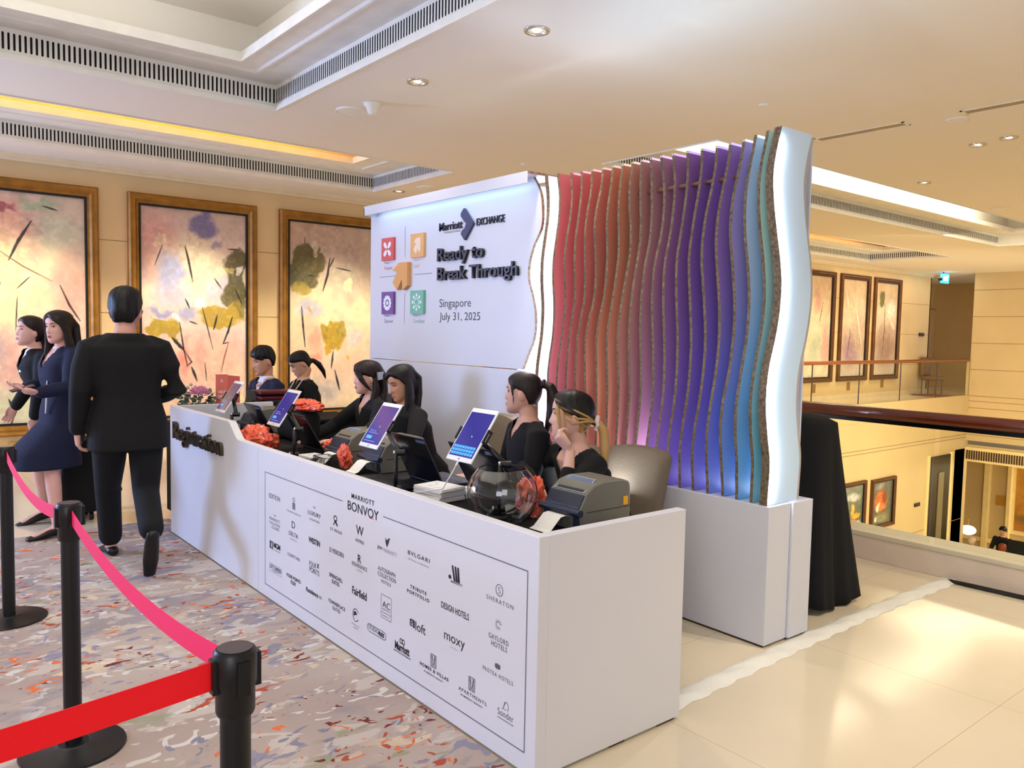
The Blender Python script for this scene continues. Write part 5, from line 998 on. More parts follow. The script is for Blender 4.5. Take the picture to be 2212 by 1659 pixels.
# --- woman with the high ponytail
p, body, M, nb, ax = seated('seated woman with high dark ponytail turned away, in a black v neck top', (2.73, 3.26, 1.168), (-.56, .83, .03), (-.9, .35), skin('light', (206, 158, 138)), lip3, vneck=.085, shw=.17, lean=.02)
T = LM(M, .95)
def f_(b):
    hair_cap(b, M, .95, .010, zfront=.074, ztemple=.03, znape=-.055, zside=.0, wave=.001)
    eloft(b, [T(0, -.095, .055), T(0, -.125, .062)], [(.026, .022), (.02, .018)], M.to_3x3() @ Vector((1, 0, 0)))
    strand(b, T, [(0, -.12, .062), (0, -.155, .05), (0, -.178, .0), (0, -.178, -.08), (0, -.165, -.16), (0, -.14, -.235)], [(.02, .018), (.032, .026), (.042, .034), (.042, .034), (.034, .026), (.012, .01)], (1, 0, 0), M)
    strand(b, T, [(-.062, .052, .055), (-.076, .04, .02), (-.079, .03, -.03), (-.074, .03, -.07)], [(.010, .005), (.008, .004), (.006, .004), (.003, .002)], (0, 1, 0), M)
hairpiece(p, f_, hd_)
q = B(); q.lathe([(.021, -.008), (.026, -.004), (.026, .004), (.021, .008)], seg=16); bmesh.ops.transform(q.bm, matrix=Matrix.Translation(T(0, -.122, .063)) @ M.to_3x3().to_4x4() @ Matrix.Rotation(PI/2-.2, 4, 'X'), verts=q.bm.verts); q.build('hair_tie', m_blk, p, smooth=True)
# --- woman with the blond ponytail, chin on hand
p, body, M, nb, ax = seated('seated woman with blond streaked ponytail resting her chin on her hand', (2.71, 2.865, 1.085), (-.78, .62, .02), (-.97, .2), skin('pale', (216, 170, 154)), lip1, vneck=.135, shw=.172, lean=.1, tilt=.06, sc=1.03,
    armL=((2.47, 2.63, .76), (2.57, 2.715, .945), (-.42, .36, .55), (.35, .1, .6), 1.15, .5), armR=((2.62, 3.10, .80), (2.50, 2.90, .755), (-.5, -1, 0), (0, 0, -1), .4))
T = LM(M, 1.03)
def f_(b):
    hair_cap(b, M, 1.03, .014, zfront=.078, ztemple=.0, znape=-.075, zside=-.005, wave=.004)
    eloft(b, [T(0, -.085, -.01), T(0, -.118, -.025)], [(.04, .035), (.022, .022)], M.to_3x3() @ Vector((1, 0, 0)))
m_two = hairm('two_tone', (40, 30, 24), .42); _a = m_two.node_tree.nodes.new('ShaderNodeAttribute'); _a.attribute_name = 'col'; m_two.node_tree.links.new(_a.outputs['Color'], m_two.node_tree.nodes['Principled BSDF'].inputs['Base Color'])
o = hairpiece(p, f_, m_two); MI = M.inverted(); me = o.data; cols = np.ones((len(me.vertices), 4), np.float32)      # dark roots growing out into blond lengths
for i, v in enumerate(me.vertices):
    q = (MI @ v.co)/1.03; tt = q.z-.42*q.y; al = q.z*.42+q.y; s_ = mnoise.noise(Vector((tt*95, al*9, 3)))*.55+mnoise.noise(Vector((tt*34, al*7, 7)))*.5
    k = min(1, max(0, (.030-tt+s_*.09)/.035))*(1 if q.z > -.05 or q.y > -.06 else .2)
    cols[i, :3] = np.array(lin((18, 14, 14)))*(1-k)+np.array(lin((178, 138, 82)))*k
me.attributes.new('col', 'FLOAT_COLOR', 'POINT').data.foreach_set('color', cols.ravel())
def f_(b):
    strand(b, T, [(-.02, -.135, -.028), (-.03, -.158, -.06), (-.04, -.165, -.13), (-.05, -.16, -.21), (-.06, -.145, -.30), (-.065, -.13, -.36)], [(.018, .018), (.026, .024), (.030, .024), (.028, .02), (.022, .015), (.008, .006)], (1, 0, 0), M)
    for k in (1, 4, 6):      # thin streaks swept back over the temple
        z0 = .082-.016*k; strand(b, T, [(-.040-.006*k, .068-.007*k, z0+.004), (-.0775, .03-.005*k, z0-.016), (-.0905+.002*(k % 2), -.028, z0*.62-.016), (-.081, -.075, z0*.25-.012), (-.03, -.113, -.022)], [(.002, .002), (.0055-.002*(k % 3 == 1), .003), (.0050, .003), (.0055, .003), (.004, .003)], (0, 0, 1), M)
    strand(b, T, [(-.05, .066, .07), (-.066, .068, .02), (-.072, .06, -.03), (-.07, .052, -.075)], [(.010, .005), (.010, .005), (.007, .004), (.003, .002)], (0, 1, 0), M)
    strand(b, T, [(-.058, .055, .06), (-.077, .045, .01), (-.08, .035, -.04), (-.078, .03, -.09)], [(.010, .005), (.009, .005), (.006, .004), (.003, .002)], (0, 1, 0), M)
b = B(); f_(b); b.build('hair_length', hbl, p, smooth=True)
q = B()
for k in range(9): a = 2*PI*k/9; q.ell(T(.022*math.cos(a)-.008, -.126+.004*math.sin(3*a), -.026+.026*math.sin(a)), (.014, .013, .013), seg=10, rings=8)
finish(remesh(q, .004), 'scrunchie', mat('pale_satin', (226, 208, 204), .5), p)
# --- help desk pair
p, body, M, nb, ax = seated('seated man in navy suit and tie looking down at the help desk', (2.71, 6.76, 1.195), (-.98, -.05, -.22), (-1, -.1), skin('warm', (206, 150, 122)), lip2, vneck=.12, down=.6, sc=1.0, shw=.19, top=m_navy2, voxel=.006)
T = LM(M, 1.0)
def f_(b):
    hair_cap(b, M, 1.0, .014, zfront=.066, ztemple=.03, znape=-.055, zside=.004, wave=.006, top=.014, part=.2)
    strand(b, T, [(.05, .06, .085), (.0, .09, .075), (-.05, .072, .055), (-.072, .035, .03)], [(.02, .014), (.022, .014), (.02, .012), (.012, .01)], (0, 0, 1), M)
hairpiece(p, f_, hb)
r, f, u = ax; up = Vector((0, 0, 1))
b = B(); torso(b, [(nb-up*.16+f*.02, .06, .10, r), (nb-up*.06, .075, .078, r), (nb-up*.01, .07, .062, r), (nb+up*.03, .058, .055, r)]); finish(remesh(b, .006, 2, lambda q: (q-nb).z > .022), 'shirt', m_shirt, p)
b = B(); b.prism([nb+f*.082+r*.016-up*.03, nb+f*.082-r*.016-up*.03, nb+f*.112-r*.011-up*.055, nb+f*.118-r*.02-up*.16, nb+f*.118+r*.02-up*.16, nb+f*.112+r*.011-up*.055], f*.008); b.build('tie', m_navy2, p)
B().ell(nb+f*.09+r*-.09-up*.12, (.008, .008, .008), seg=10, rings=8).build('lapel_pin', mat('silver', (190, 192, 196), .2, metal=.9), p)
p, body, M, nb, ax = seated('woman in black cardigan with white lanyard and low ponytail, head bowed', (3.06, 6.78, 1.168), (-.93, .2, -.55), (-.95, .05), skin('warm2', (204, 152, 122)), lip3, vneck=.03, down=.9, voxel=.006, shw=.18)
T = LM(M, .95)
def f_(b):
    hair_cap(b, M, .95, .011, zfront=.066, ztemple=.035, znape=-.06, zside=.0, wave=.001)
    strand(b, T, [(0, -.09, -.02), (0, -.125, -.035), (0, -.15, -.09), (0, -.155, -.17), (0, -.14, -.24)], [(.03, .028), (.022, .02), (.03, .026), (.026, .02), (.008, .006)], (1, 0, 0), M)
hairpiece(p, f_, hb)
r, f, u = ax
b = B()
for s in (1, -1):
    pts = [nb-f*.03+r*s*.075+up*.03, nb+f*.045+r*s*.082-up*.0, nb+f*.105+r*s*.07-up*.09, nb+f*.142+r*s*.045-up*.22, nb+f*.145+r*s*.01-up*.36]
    for a, c in zip(pts, pts[1:]): d = Vector((0, 0, 0)); b.prism([a+r*.009, a-r*.009, c-r*.009, c+r*.009], f*.004)
b.build('lanyard', mat('lanyard_white', (226, 226, 222), .6), p)
# --- standing figures
def standing(lb, H, hf, tf, sk, lips, hips, feet, arms, coat, coat_hem, lower, lower_hem, sc=1.0, shw=.20, hipw=.165, voxel=.006, vneck=.10, down=0, tilt=0, neck=.150, skirt=False, shoe=m_shoe, heel=0.0, coatw=.02):
    """feet: {+1|-1: (knee, ankle, toe direction)}; arms: {side: (elbow, wrist, fingers, palm, curl)}"""
    H = Vector(H); r, f, u = frame((tf[0], tf[1], 0)); up = Vector((0, 0, 1)); nb = H-Vector((hf[0], hf[1], 0)).normalized()*.035*sc-up*neck*sc; hips = Vector(hips)
    root = thing('person', lb, 'person', (hips.x, hips.y, 0))
    at = lambda k: nb.lerp(hips, k)
    S_ = [(hips-up*.10, hipw*.86, .10, r), (hips, hipw, .118, r), (hips+up*.09, hipw*.95, .108, r), (at(.68), hipw*.82, .098, r), (at(.45)+f*.015, hipw*.92, .115, r), (at(.25)+f*.012, shw-.02, .118, r), (at(.11), shw-.015, .092, r), (at(.055), shw-.06, .072, r), (nb, .08, .06, r), (nb+up*.02, .055, .05, r)]
    b = B(); torso(b, S_); M = head_matrix(H, hf, tilt); head_shape(b, M, sc)
    eloft(b, [nb-up*.03, nb+up*.03, H-M.to_3x3() @ Vector((0, .022, .075))*sc, H-M.to_3x3() @ Vector((0, .02, .03))*sc], [(.062*sc, .06*sc), (.056*sc, .056*sc), (.052*sc, .054*sc), (.052, .056)], r)
    c = B(); C_ = [s for s in S_[3:8]]; hz = coat_hem
    torso(c, [(Vector((hips.x, hips.y, hz)), hipw*1.06, .135, r), (Vector((hips.x, hips.y, (hz+hips.z)/2)), hipw*1.05, .135, r), (hips+up*.03, hipw*1.02, .125, r)]+C_+[(nb-up*.0, .095, .07, r), (nb+up*.02, .074, .062, r)], coatw)
    sh = {s: at(.105)+r*s*shw for s in (1, -1)}
    for s, arm in arms.items():
        e, w_, d, n, cu = Vector(arm[0]), Vector(arm[1]), Vector(arm[2]), Vector(arm[3]), arm[4]
        eloft(b, [sh[s]-up*.03-r*s*.012, sh[s].lerp(e, .5), e, e.lerp(w_, .35), w_], [.036*sc, .045*sc, .038*sc, .036*sc, (.028*sc, .023*sc)], n.cross(d)); hand(b, w_, d, n, s, cu, sc)
        eloft(c, [sh[s]-r*s*.07+up*.016, sh[s]-r*s*.012-up*.012, sh[s].lerp(e, .5), e, e.lerp(w_, .5), e.lerp(w_, .95)], [.050*sc, .066*sc, .064*sc, .057*sc, .051*sc, .044*sc], n.cross(d))
    t = B()
    for s, (kn, an, td) in feet.items():
        kn, an, td = Vector(kn), Vector(an), Vector(td).normalized(); hj = hips+r*s*hipw*.52-up*.03; side = td.cross(up)
        eloft(b, [hj, hj.lerp(kn, .5), kn, kn.lerp(an, .3), an], [.085*sc, .07*sc, .054*sc, .053*sc, .036*sc], r); eloft(b, [an-td*.02-up*.03, an+td*.06-up*.055, an+td*.15-up*(.07)], [(.034, .034), (.038, .028), (.034, .018)], side)
        q = B(); eloft(q, [an-td*.055-up*.055, an+td*.02-up*.05, an+td*.10-up*.068, an+td*.185-up*.082], [(.036, .030), (.041, .036), (.045, .026), (.034, .014)], side)
        if heel: q.tube([an-td*.06-up*.06, an-td*.065-up*(.085+heel)], [.012, .006], 8)
        q.build('shoe', shoe, root, smooth=True)
        if not skirt: eloft(t, [hj+up*.03, hj.lerp(kn, .5), kn, kn.lerp(an, .4), kn.lerp(an, lower_hem)], [.102*sc, .09*sc, .073*sc, .069*sc, .066*sc], r)
    if skirt:
        a0 = sum((Vector(v[0]) for v in feet.values()), Vector())/2; z = lower_hem; cx = hips.lerp(Vector((a0.x, a0.y, hips.z)), .75)
        torso(t, [(Vector((cx.x, cx.y, z))+f*.05, hipw*1.36, .23, r), (Vector((cx.x, cx.y, z+.12))+f*.035, hipw*1.28, .21, r), (hips-up*.05, hipw*1.06, .14, r), (hips+up*.12, hipw*.95, .115, r)], .012)
    else: torso(t, [(hips-up*.11, hipw*.9, .112, r), (hips, hipw*1.0, .126, r), (hips+up*.1, hipw*.98, .116, r)], .012)
    body = finish(remesh(b, voxel), 'body', sk, root)
    def cut(p):
        q = p-nb; x, y, z = q.dot(r), q.dot(f), q.z
        if z > .0 and math.hypot(x, y) < .075: return True
        return y > .0 and z > -vneck-.03 and abs(x) < (z+vneck+.03)*.55
    finish(remesh(c, .009, 2, cut), 'jacket', coat, root); finish(remesh(t, .011), 'skirt' if skirt else 'trousers', lower, root)
    features(body, M, sc, lips, None, down)
    return root, body, M, nb, (r, f, u)
p, body, M, nb, ax = standing('man in black suit and glasses walking away past the counter end', (1.24, 5.21, 1.565), (.42, .9, -.04), (.08, 1), skin('ruddy', (212, 158, 140)), lip2, (1.255, 5.25, .88),
    {-1: ((1.19, 5.50, .47), (1.225, 5.60, .09), (0, 1, 0)), 1: ((1.34, 5.20, .47), (1.285, 4.87, .285), (.0, .32, -.95))},
    {-1: ((.985, 5.20, 1.11), (.985, 5.30, .86), (.05, .2, -1), (1, 0, 0), .5), 1: ((1.515, 5.16, 1.10), (1.46, 5.40, 1.03), (-.4, 1, .2), (-1, -.2, 0), .7)}, m_suit, .74, m_trs, .9, sc=1.06, shw=.205, hipw=.188, coatw=.030, neck=.134)
T = LM(M, 1.06)
def f_(b):
    hair_cap(b, M, 1.06, .016, zfront=.07, ztemple=.03, znape=-.058, zside=.004, wave=.008, top=.020, seed=4)
    for k in range(9): a = -1.2+.3*k; strand(b, T, [(.05*math.sin(a), .03+.02*math.cos(k), .11), (.062*math.sin(a), .07, .118+.008*math.sin(k*2)), (.066*math.sin(a), .10, .098)], [(.016, .01), (.014, .009), (.006, .004)], (1, 0, 0), M)
hairpiece(p, f_, hb)
gl_ = B().tube([T(.077, -.01, .012), T(.077, .05, .016), T(.072, .092, .016)], .0022, 8).tube([T(-.077, -.01, .012), T(-.077, .05, .016), T(-.072, .092, .016)], .0022, 8)
for s in (-1, 1): gl_.tube([T(s*.039+.031*math.cos(a), .100-.012*abs(math.cos(a)*.5+s*.5), .008+.02*math.sin(a)) for a in [2*PI*k/16 for k in range(17)]], .002, 6)
gl_.build('glasses', m_blk, p, smooth=True)
m_gwall = m_suit
p, body, M, nb, ax = standing('woman with long dark hair in navy skirt suit walking left, phone in hand', (1.10, 6.50, 1.462), (-.82, -.56, -.06), (-.95, -.25), skin('rosy', (220, 170, 158)), lip1, (1.13, 6.52, .84),
    {-1: ((1.02, 6.36, .46), (1.03, 6.26, .10), (-1, -.15, 0)), 1: ((.99, 6.66, .47), (1.04, 6.80, .11), (-1, -.05, -.15))},
    {-1: ((1.12, 6.28, 1.05), (.93, 6.22, 1.02), (-1, 0, .1), (0, .3, 1), .5), 1: ((1.12, 6.74, 1.06), (.92, 6.66, 1.03), (-1, -.2, 0), (0, -.3, 1), .5)}, m_navy2, .70, m_navy2, .47, sc=.96, shw=.175, hipw=.155, skirt=True, vneck=.12)
T = LM(M, .96)
def f_(b):
    hair_cap(b, M, .96, .017, zfront=.08, ztemple=.005, znape=-.09, zside=-.05, wave=.002, part=.1)
    strand(b, T, [(0, -.06, .07), (0, -.10, .01), (0, -.10, -.10), (0, -.09, -.22), (0, -.08, -.36)], [(.07, .035), (.088, .036), (.095, .036), (.095, .036), (.06, .02)], (1, 0, 0), M)
    for s in (-1, 1): strand(b, T, [(s*.03, .05, .10), (s*.068, .042, .05), (s*.084, .01, -.02), (s*.092, .0, -.12), (s*.092, .03, -.24), (s*.08, .06, -.36)], [(.02, .012), (.028, .012), (.034, .016), (.04, .02), (.036, .018), (.016, .008)], (0, 1, 0), M)
hairpiece(p, f_, hd_)
r, f, u = ax; up = Vector((0, 0, 1))
b = B(); torso(b, [(nb-up*.13+f*.012, .05, .10, r), (nb-up*.05, .07, .075, r), (nb+up*.012, .062, .058, r)]); finish(remesh(b, .006), 'blouse', m_shirt, p)
b = B(); b.prism([nb+f*.13+r*-.05-up*.20, nb+f*.13+r*-.064-up*.20, nb+f*.15+r*-.068-up*.46, nb+f*.15+r*-.056-up*.46], f*.006); b.build('lanyard', mat('silver', (190, 192, 196), .2, metal=.9), p)
ph = thing('phone', 'phone held out by the woman in the navy skirt suit', 'phone', (.83, 6.24, 1.05)); B().rbox((-.075, -.036, -.004), (.075, .036, .004), .004, M=Matrix.Translation((.835, 6.235, 1.052)) @ Euler((.1, -.25, .1)).to_matrix().to_4x4()).build('case', m_blk, ph); B().rbox((-.07, -.032, .0042), (.07, .032, .005), .0003, M=Matrix.Translation((.835, 6.235, 1.052)) @ Euler((.1, -.25, .1)).to_matrix().to_4x4()).build('screen', mat('dark_glass', (30, 32, 44), .1), ph)
p, body, M, nb, ax = standing('woman in white blouse and dark suit half hidden behind the long haired woman', (.985, 6.93, 1.425), (-.97, -.22, .1), (-1, -.1), skin('rosy', (220, 170, 158)), lip3, (1.14, 6.98, .83),
    {-1: ((1.10, 6.92, .46), (1.14, 6.92, .10), (-1, 0, 0)), 1: ((1.30, 7.05, .44), (1.56, 7.05, .17), (-.8, 0, -.6))},
    {-1: ((1.02, 6.76, 1.03), (.98, 6.78, .80), (0, 0, -1), (0, 1, 0), .4), 1: ((1.02, 7.16, 1.03), (.90, 7.1, .85), (-.6, 0, -1), (0, -1, 0), .4)}, m_suit, .72, m_trs, .92, sc=.95, shw=.17, hipw=.15, heel=.05)
T = LM(M, .95)
hairpiece(p, lambda b: (hair_cap(b, M, .95, .014, zfront=.078, ztemple=.015, znape=-.09, zside=-.04), strand(b, T, [(0, -.07, .03), (0, -.105, -.03), (0, -.10, -.12), (0, -.085, -.17)], [(.07, .03), (.08, .034), (.075, .03), (.05, .015)], (1, 0, 0), M)), hd_)
r, f, u = ax
b = B(); torso(b, [(nb-up*.16+f*.012, .055, .105, r), (nb-up*.05, .078, .08, r), (nb+up*.012, .066, .06, r)]); finish(remesh(b, .006), 'blouse', m_shirt, p)
# --- tiny trio in the lobby below
def small(lb, H, hf, hc, top, skn='warm'):
    H = Vector(H); r, f, u = frame((hf[0], hf[1], 0)); up = Vector((0, 0, 1)); nb = H-up*.16; z0 = -5.1
    hip = Vector((H.x, H.y, z0+.52))-f*.12; root = thing('person', lb, 'person', (hip.x, hip.y, z0)); b = B(); head_shape(b, head_matrix(H, hf), 1.0)
    torso(b, [(hip, .17, .12, r), (nb.lerp(hip, .5), .16, .11, r), (nb-up*.07, .19, .09, r), (nb, .07, .06, r)]); eloft(b, [nb-up*.03, H-up*.04], [.055, .052], r)
    c = B(); torso(c, [(hip-up*.02, .185, .135, r), (nb.lerp(hip, .5), .175, .125, r), (nb-up*.065, .205, .105, r), (nb, .085, .07, r)])
    for s in (1, -1):
        a = nb-up*.07+r*s*.19; e = a-up*.25+f*.1+r*s*.04; w_ = e+f*.22-r*s*.08; eloft(c, [a, e, w_], [.065, .055, .045], r); eloft(b, [a, e, w_], [.045, .036, .026], r); hand(b, w_, f-r*s*.2, -up, s, .4)
        kn = hip+f*.42+r*s*.09; eloft(c, [hip+r*s*.08, kn, kn-up*.43], [.09, .065, .05], r); eloft(b, [kn-up*.3, kn-up*.46, kn-up*.48+f*.12], [.04, .035, (.036, .02)], r)
    body = finish(remesh(b, .012), 'body', skin(skn, (206, 150, 122)), root); finish(remesh(c, .014), 'clothes', top, root)
    hairpiece(root, lambda b: hair_cap(b, head_matrix(H, hf), 1.0, .022, zfront=.07), hc, .01)
    return root
small('grey haired visitor in a dark jacket seated at the lobby table below', (23.1, 8.62, -3.93), (.95, -.3, -.2), hairm('grey', (190, 172, 140)), m_suit)
small('dark haired clerk facing the visitors across the lobby table', (24.35, 8.3, -3.75), (-.95, .1, -.3), hb, m_suit)
small('red haired visitor in a teal top seated at the lobby table below', (23.05, 7.85, -3.93), (1, .1, 0), hairm('auburn', (120, 46, 20)), mat('teal_cloth', (70, 176, 164), .8))
# ================================================================== CHAIRS
m_fab = mat('taupe_fabric', (126, 112, 96), .95, bump=(320, .5), var=(220, .14)); m_fabd = mat('dark_taupe_fabric', (72, 58, 54), .95, bump=(320, .4), sheen=.2); m_leg = mat('chair_leg', (52, 36, 26), .4)
def chair(x, y, face, lb, m, top=.93, wd=.48):
    """face: direction the sitter looks, radians from +x"""
    t = thing('upholstered_chair', lb, 'chair', (x, y, 0), 'upholstered chairs behind the counter', rz=face)
    B().rbox((-.22, -wd/2, .38), (.24, wd/2, .47), .035, 3).build('seat', m, t, smooth=True, local=True)
    b = B(); n = 9; rings = []
    for j in range(13):
        q = j/12; z = .44+(top-.44)*q; hw = wd/2*(.86+.14*q)*(1 if q < .93 else .97); th = .045*(1 if q < .95 else .8); x0 = -.20-.07*q
        rings.append([Vector((x0+(.03*(c_*c_))+s_*th, c_*hw, z-.02*(c_**4)*(q > .9))) for c_, s_ in [(-1, -.6), (-.8, -1), (-.4, -1), (0, -1), (.4, -1), (.8, -1), (1, -.6), (1, .6), (.8, 1), (.4, 1), (0, 1), (-.4, 1), (-.8, 1), (-1, .6)]])
    c0 = [Vector((p.x*.995, p.y*.96, p.z+.012)) for p in rings[-1]]; rings.append(c0); b.loft(rings)
    o = b.build('backrest', m, t, smooth=True, local=True); s = o.modifiers.new('s', 'SUBSURF'); s.levels = s.render_levels = 1
    for sx in (-.18, .2):
        for sy in (-.19, .19): B().tube([(sx, sy, .38), (sx*1.1, sy*1.05, 0)], [.02, .014], 10).build('leg', m_leg, t, smooth=True, local=True)
    return t
chair(3.0, 5.42, PI+.5, 'dark brown upholstered chair left of the woman with brown side swept hair', m_fabd, .98)
chair(2.99, 4.13, PI-.1, 'taupe upholstered chair beside the backdrop panel, behind the fourth tablet', m_fab, .95)
chair(2.93, 3.32, PI, 'taupe upholstered chair hidden behind the woman with the high ponytail', m_fab, .86, .44)
chair(2.98, 2.87, PI-.02, 'taupe upholstered chair in front of the ribs, behind the blond woman', m_fab, .89, .45)
# ================================================================== TABLETS, LAPTOPS, PRINTERS
m_wht = mat('tablet_white', (238, 238, 240), .25, var=(3, 0)); m_alu = mat('aluminium', (186, 188, 192), .3, metal=.9); m_scrn = mat('screen_indigo', (30, 28, 92), .08, emit=(64, 60, 170), es=.5, var=(3, 0)); m_btn = mat('screen_cyan', (60, 150, 220), .2, emit=(70, 150, 230), es=.8); m_scr_t = mat('screen_text', (130, 140, 220), .3, emit=(130, 150, 230), es=.5)
m_dark = mat('laptop_lid', (20, 20, 28), .22, coat=.3, var=(3, 0)); m_lapd = mat('laptop_edge', (70, 70, 76), .3, metal=.5); m_tag = mat('asset_tag', (96, 110, 150), .4)
def tablet(x, y, z, lb, sl, base, elbow, kind=0, cable=False, dim=False):
    """(x, y, z) centre; leans back from the visitor by 33 degrees, portrait"""
    t = thing('tablet', lb, 'tablet', (x, y, z), 'white tablets on the counter')
    M = Matrix.Translation((x, y, z)) @ Matrix(((0, math.sin(.60), -math.cos(.60), 0), (-1, 0, 0, 0), (0, math.cos(.60), math.sin(.60), 0), (0, 0, 0, 1)))   # local x: along -y, local y: up the face, local z: out to the visitor
    w_, h_ = .0925, .13
    B().rbox((-w_, -h_, -.0045), (w_, h_, .0045), .0042, 3, M).build('case', m_wht, t, smooth=False, auto=40)
    sm = mat('screen_dusk', (70, 54, 84), .06, emit=(96, 72, 104), es=.35, var=(3, 0)) if dim else m_scrn
    B().box((-w_+.009, -h_+.022, .0046), (w_-.009, h_-.022, .0052), M).build('screen', sm, t)
    b = B()
    if kind == 0:
        b.box((-.062, -.082, .0053), (-.012, -.064, .0056), M); b.build('button', m_btn, t)
        b = B(); mv = M.to_3x3(); o = M @ Vector((-.03, -.035, .0053)); text_at(b, 'Welcome', o, .06, .012, mv @ Vector((1, 0, 0)), mv @ Vector((0, 1, 0)), mv @ Vector((0, 0, 1)), off=.0004)
        for q, wd in ((-.048, .09), (-.094, .1)): b.box((-.065, q-.0015, .0053), (-.065+wd, q+.0015, .0056), M)
        b.build('screen_text', m_scr_t, t)
    else:
        for i in range(8):
            for j in range(3): b.box((-.078+i*.0195, -.10+j*.016, .0053), (-.078+i*.0195+.016, -.10+j*.016+.012, .0057), M)
        b.build('key', m_btn, t); t.children[-1]['kind'] = 'stuff'
    b = B(); b.lathe([(.0055, .0046), (.0055, .005)], (0, -h_+.011, 0), 16); bmesh.ops.transform(b.bm, matrix=M, verts=b.bm.verts); b.build('home_button', m_alu, t)
    if cable:
        p0 = M @ Vector((0, -h_-.001, 0)); p1 = M @ Vector((0, -h_-.025, 0)); b = B().tube([p0, p1], .005, 8).tube([p1, p1+Vector((-.01, .02, -.04)), p1+Vector((-.03, .05, -.10)), Vector((x-.22, y+.26, .77)), Vector((x-.235, y+.265, .74))], .0028, 8); b.build('charging_cable', m_wht, t, smooth=True)
    # stand: weighted foot, jointed arm, clamp behind the tablet
    s = thing('tablet_stand', sl, 'stand', (base[0], base[1], .716), 'jointed stands under the tablets')
    bx, by = base; c = M @ Vector((w_*.2, -.0, -.022))
    B().lathe([(.001, 0), (.055, 0), (.055, .008), (.05, .014), (.001, .014)], (bx, by, .716), 28).build('foot', m_blk, s, auto=40)
    B().tube([(bx-.007, by-.007, .726), (bx-.007, by-.007, elbow[2])], .007, 10).tube([(bx+.007, by+.007, .726), (bx+.007, by+.007, elbow[2])], .007, 10).build('post', m_blk, s, smooth=True)
    B().tube([elbow, c], .013, 12).build('upper_arm', m_blk, s, smooth=True)
    for p in ((bx, by, .755), elbow, tuple(c)):
        q = Vector(p); B().tube([q+Vector((-.02, .012, 0)), q+Vector((.02, -.012, 0))], .015, 16).build('joint', m_blk, s); B().tube([q+Vector((-.026, .0156, 0)), q+Vector((-.02, .012, 0))], .0115, 12).build('joint_screw', m_alu, s)
    B().box((-w_-.004, -.028, -.016), (w_+.004, .028, -.006), M).box((w_+.001, -.03, -.016), (w_+.010, .035, .010), M).box((-w_-.010, -.03, -.016), (-w_-.001, .03, .010), M).build('clamp', m_blk, s, bevel=.002)
    B().box((w_+.0102, -.02, -.002), (w_+.0108, .02, .001), M).build('clamp_line', m_alu, s)
tablet(2.025, 5.66, .995, 'white tablet with a dim mauve screen, furthest of the row', 'jointed black stand under the furthest tablet with the mauve screen', (1.98, 5.50), (2.01, 5.50, .885), dim=True)
tablet(2.025, 4.72, .998, 'white tablet with violet screen in front of the patterned bag on the black bag', 'jointed black stand under the violet tablet beside the black soft bag', (1.96, 4.42), (1.99, 4.42, .90))
tablet(2.025, 3.53, 1.012, 'white tablet with blue screen in front of the black haired woman', 'jointed black stand under the blue screened tablet on the flat black case', (1.93, 3.22), (1.95, 3.22, .92))
tablet(2.03, 2.755, 1.05, 'white tablet with on-screen keys and a white cable, nearest the glass bowl', 'jointed black stand behind the glass bowl under the tablet with keys', (2.06, 2.60), (2.09, 2.60, .94), 1, True)
def laptop(y, lb, top=(2.10, .955), wd=.30, hx=2.23, rz=0):
    t = thing('laptop', lb, 'laptop', (hx, y, .716), 'laptops on the counter')
    b = B(); tx, tz = top; L = math.hypot(hx-tx, tz-.73); a = math.atan2(hx-tx, tz-.73)
    M = Matrix.Translation((hx, y, .73)) @ Matrix.Rotation(rz, 4, 'Z') @ Matrix.Rotation(-a, 4, 'Y')
    B().rbox((-.004, -wd/2, 0), (.002, wd/2, L), .0025, 2, M).build('lid', m_dark, t, auto=40)
    B().rbox((.0021, -wd/2+.004, .012), (.0026, wd/2-.004, L-.006), .0002, 1, M).build('screen', mat('screen_pale', (180, 190, 210), .3, emit=(170, 185, 215), es=.15), t)
    B().box((-.0046, -wd/2+.004, L-.028), (-.004, -wd/2+.085, L-.010), M).build('asset_tag', m_tag, t); B().box((-.0045, -wd/2+.001, L-.0018), (.002, wd/2-.001, L+.0006), M).box((-.0045, -wd/2-.0006, .002), (.002, -wd/2+.0018, L), M).build('lid_edge', m_lapd, t)
    R = Matrix.Translation((hx, y, .716)) @ Matrix.Rotation(rz, 4, 'Z')
    B().rbox((0, -wd/2, 0), (.215, wd/2, .013), .003, 2, R).build('base', m_dark, t, auto=40); B().box((.03, -wd/2+.02, .0131), (.13, wd/2-.02, .0138), R).build('keyboard', m_blk, t)
    B().tube([R @ Vector((.0, -wd/2+.02, .012)), R @ Vector((0, wd/2-.02, .012))], .006, 8).build('hinge', m_blk, t)
laptop(5.46, 'black laptop lid seen from behind, right below the mauve screened tablet', wd=.28)
laptop(4.74, 'black laptop lid seen from behind, between the violet tablet and the two printers', wd=.31)
laptop(3.42, 'large black laptop lid seen from behind, beside the blue screened tablet', (2.11, .968), .32)
laptop(2.86, 'navy black laptop lid seen from behind, behind the glass bowl', (2.10, .985), .36, 2.25, .0)
m_pg = mat('printer_grey', (112, 110, 100), .42); m_pd = mat('printer_navy', (36, 42, 62), .35); m_pl = mat('printer_pale', (150, 158, 164), .4); m_win = mat('printer_window', (96, 112, 150), .08, coat=.6); m_yel = mat('latch_yellow', (240, 168, 20), .4); m_pap = mat('label_paper', (240, 238, 232), .6)
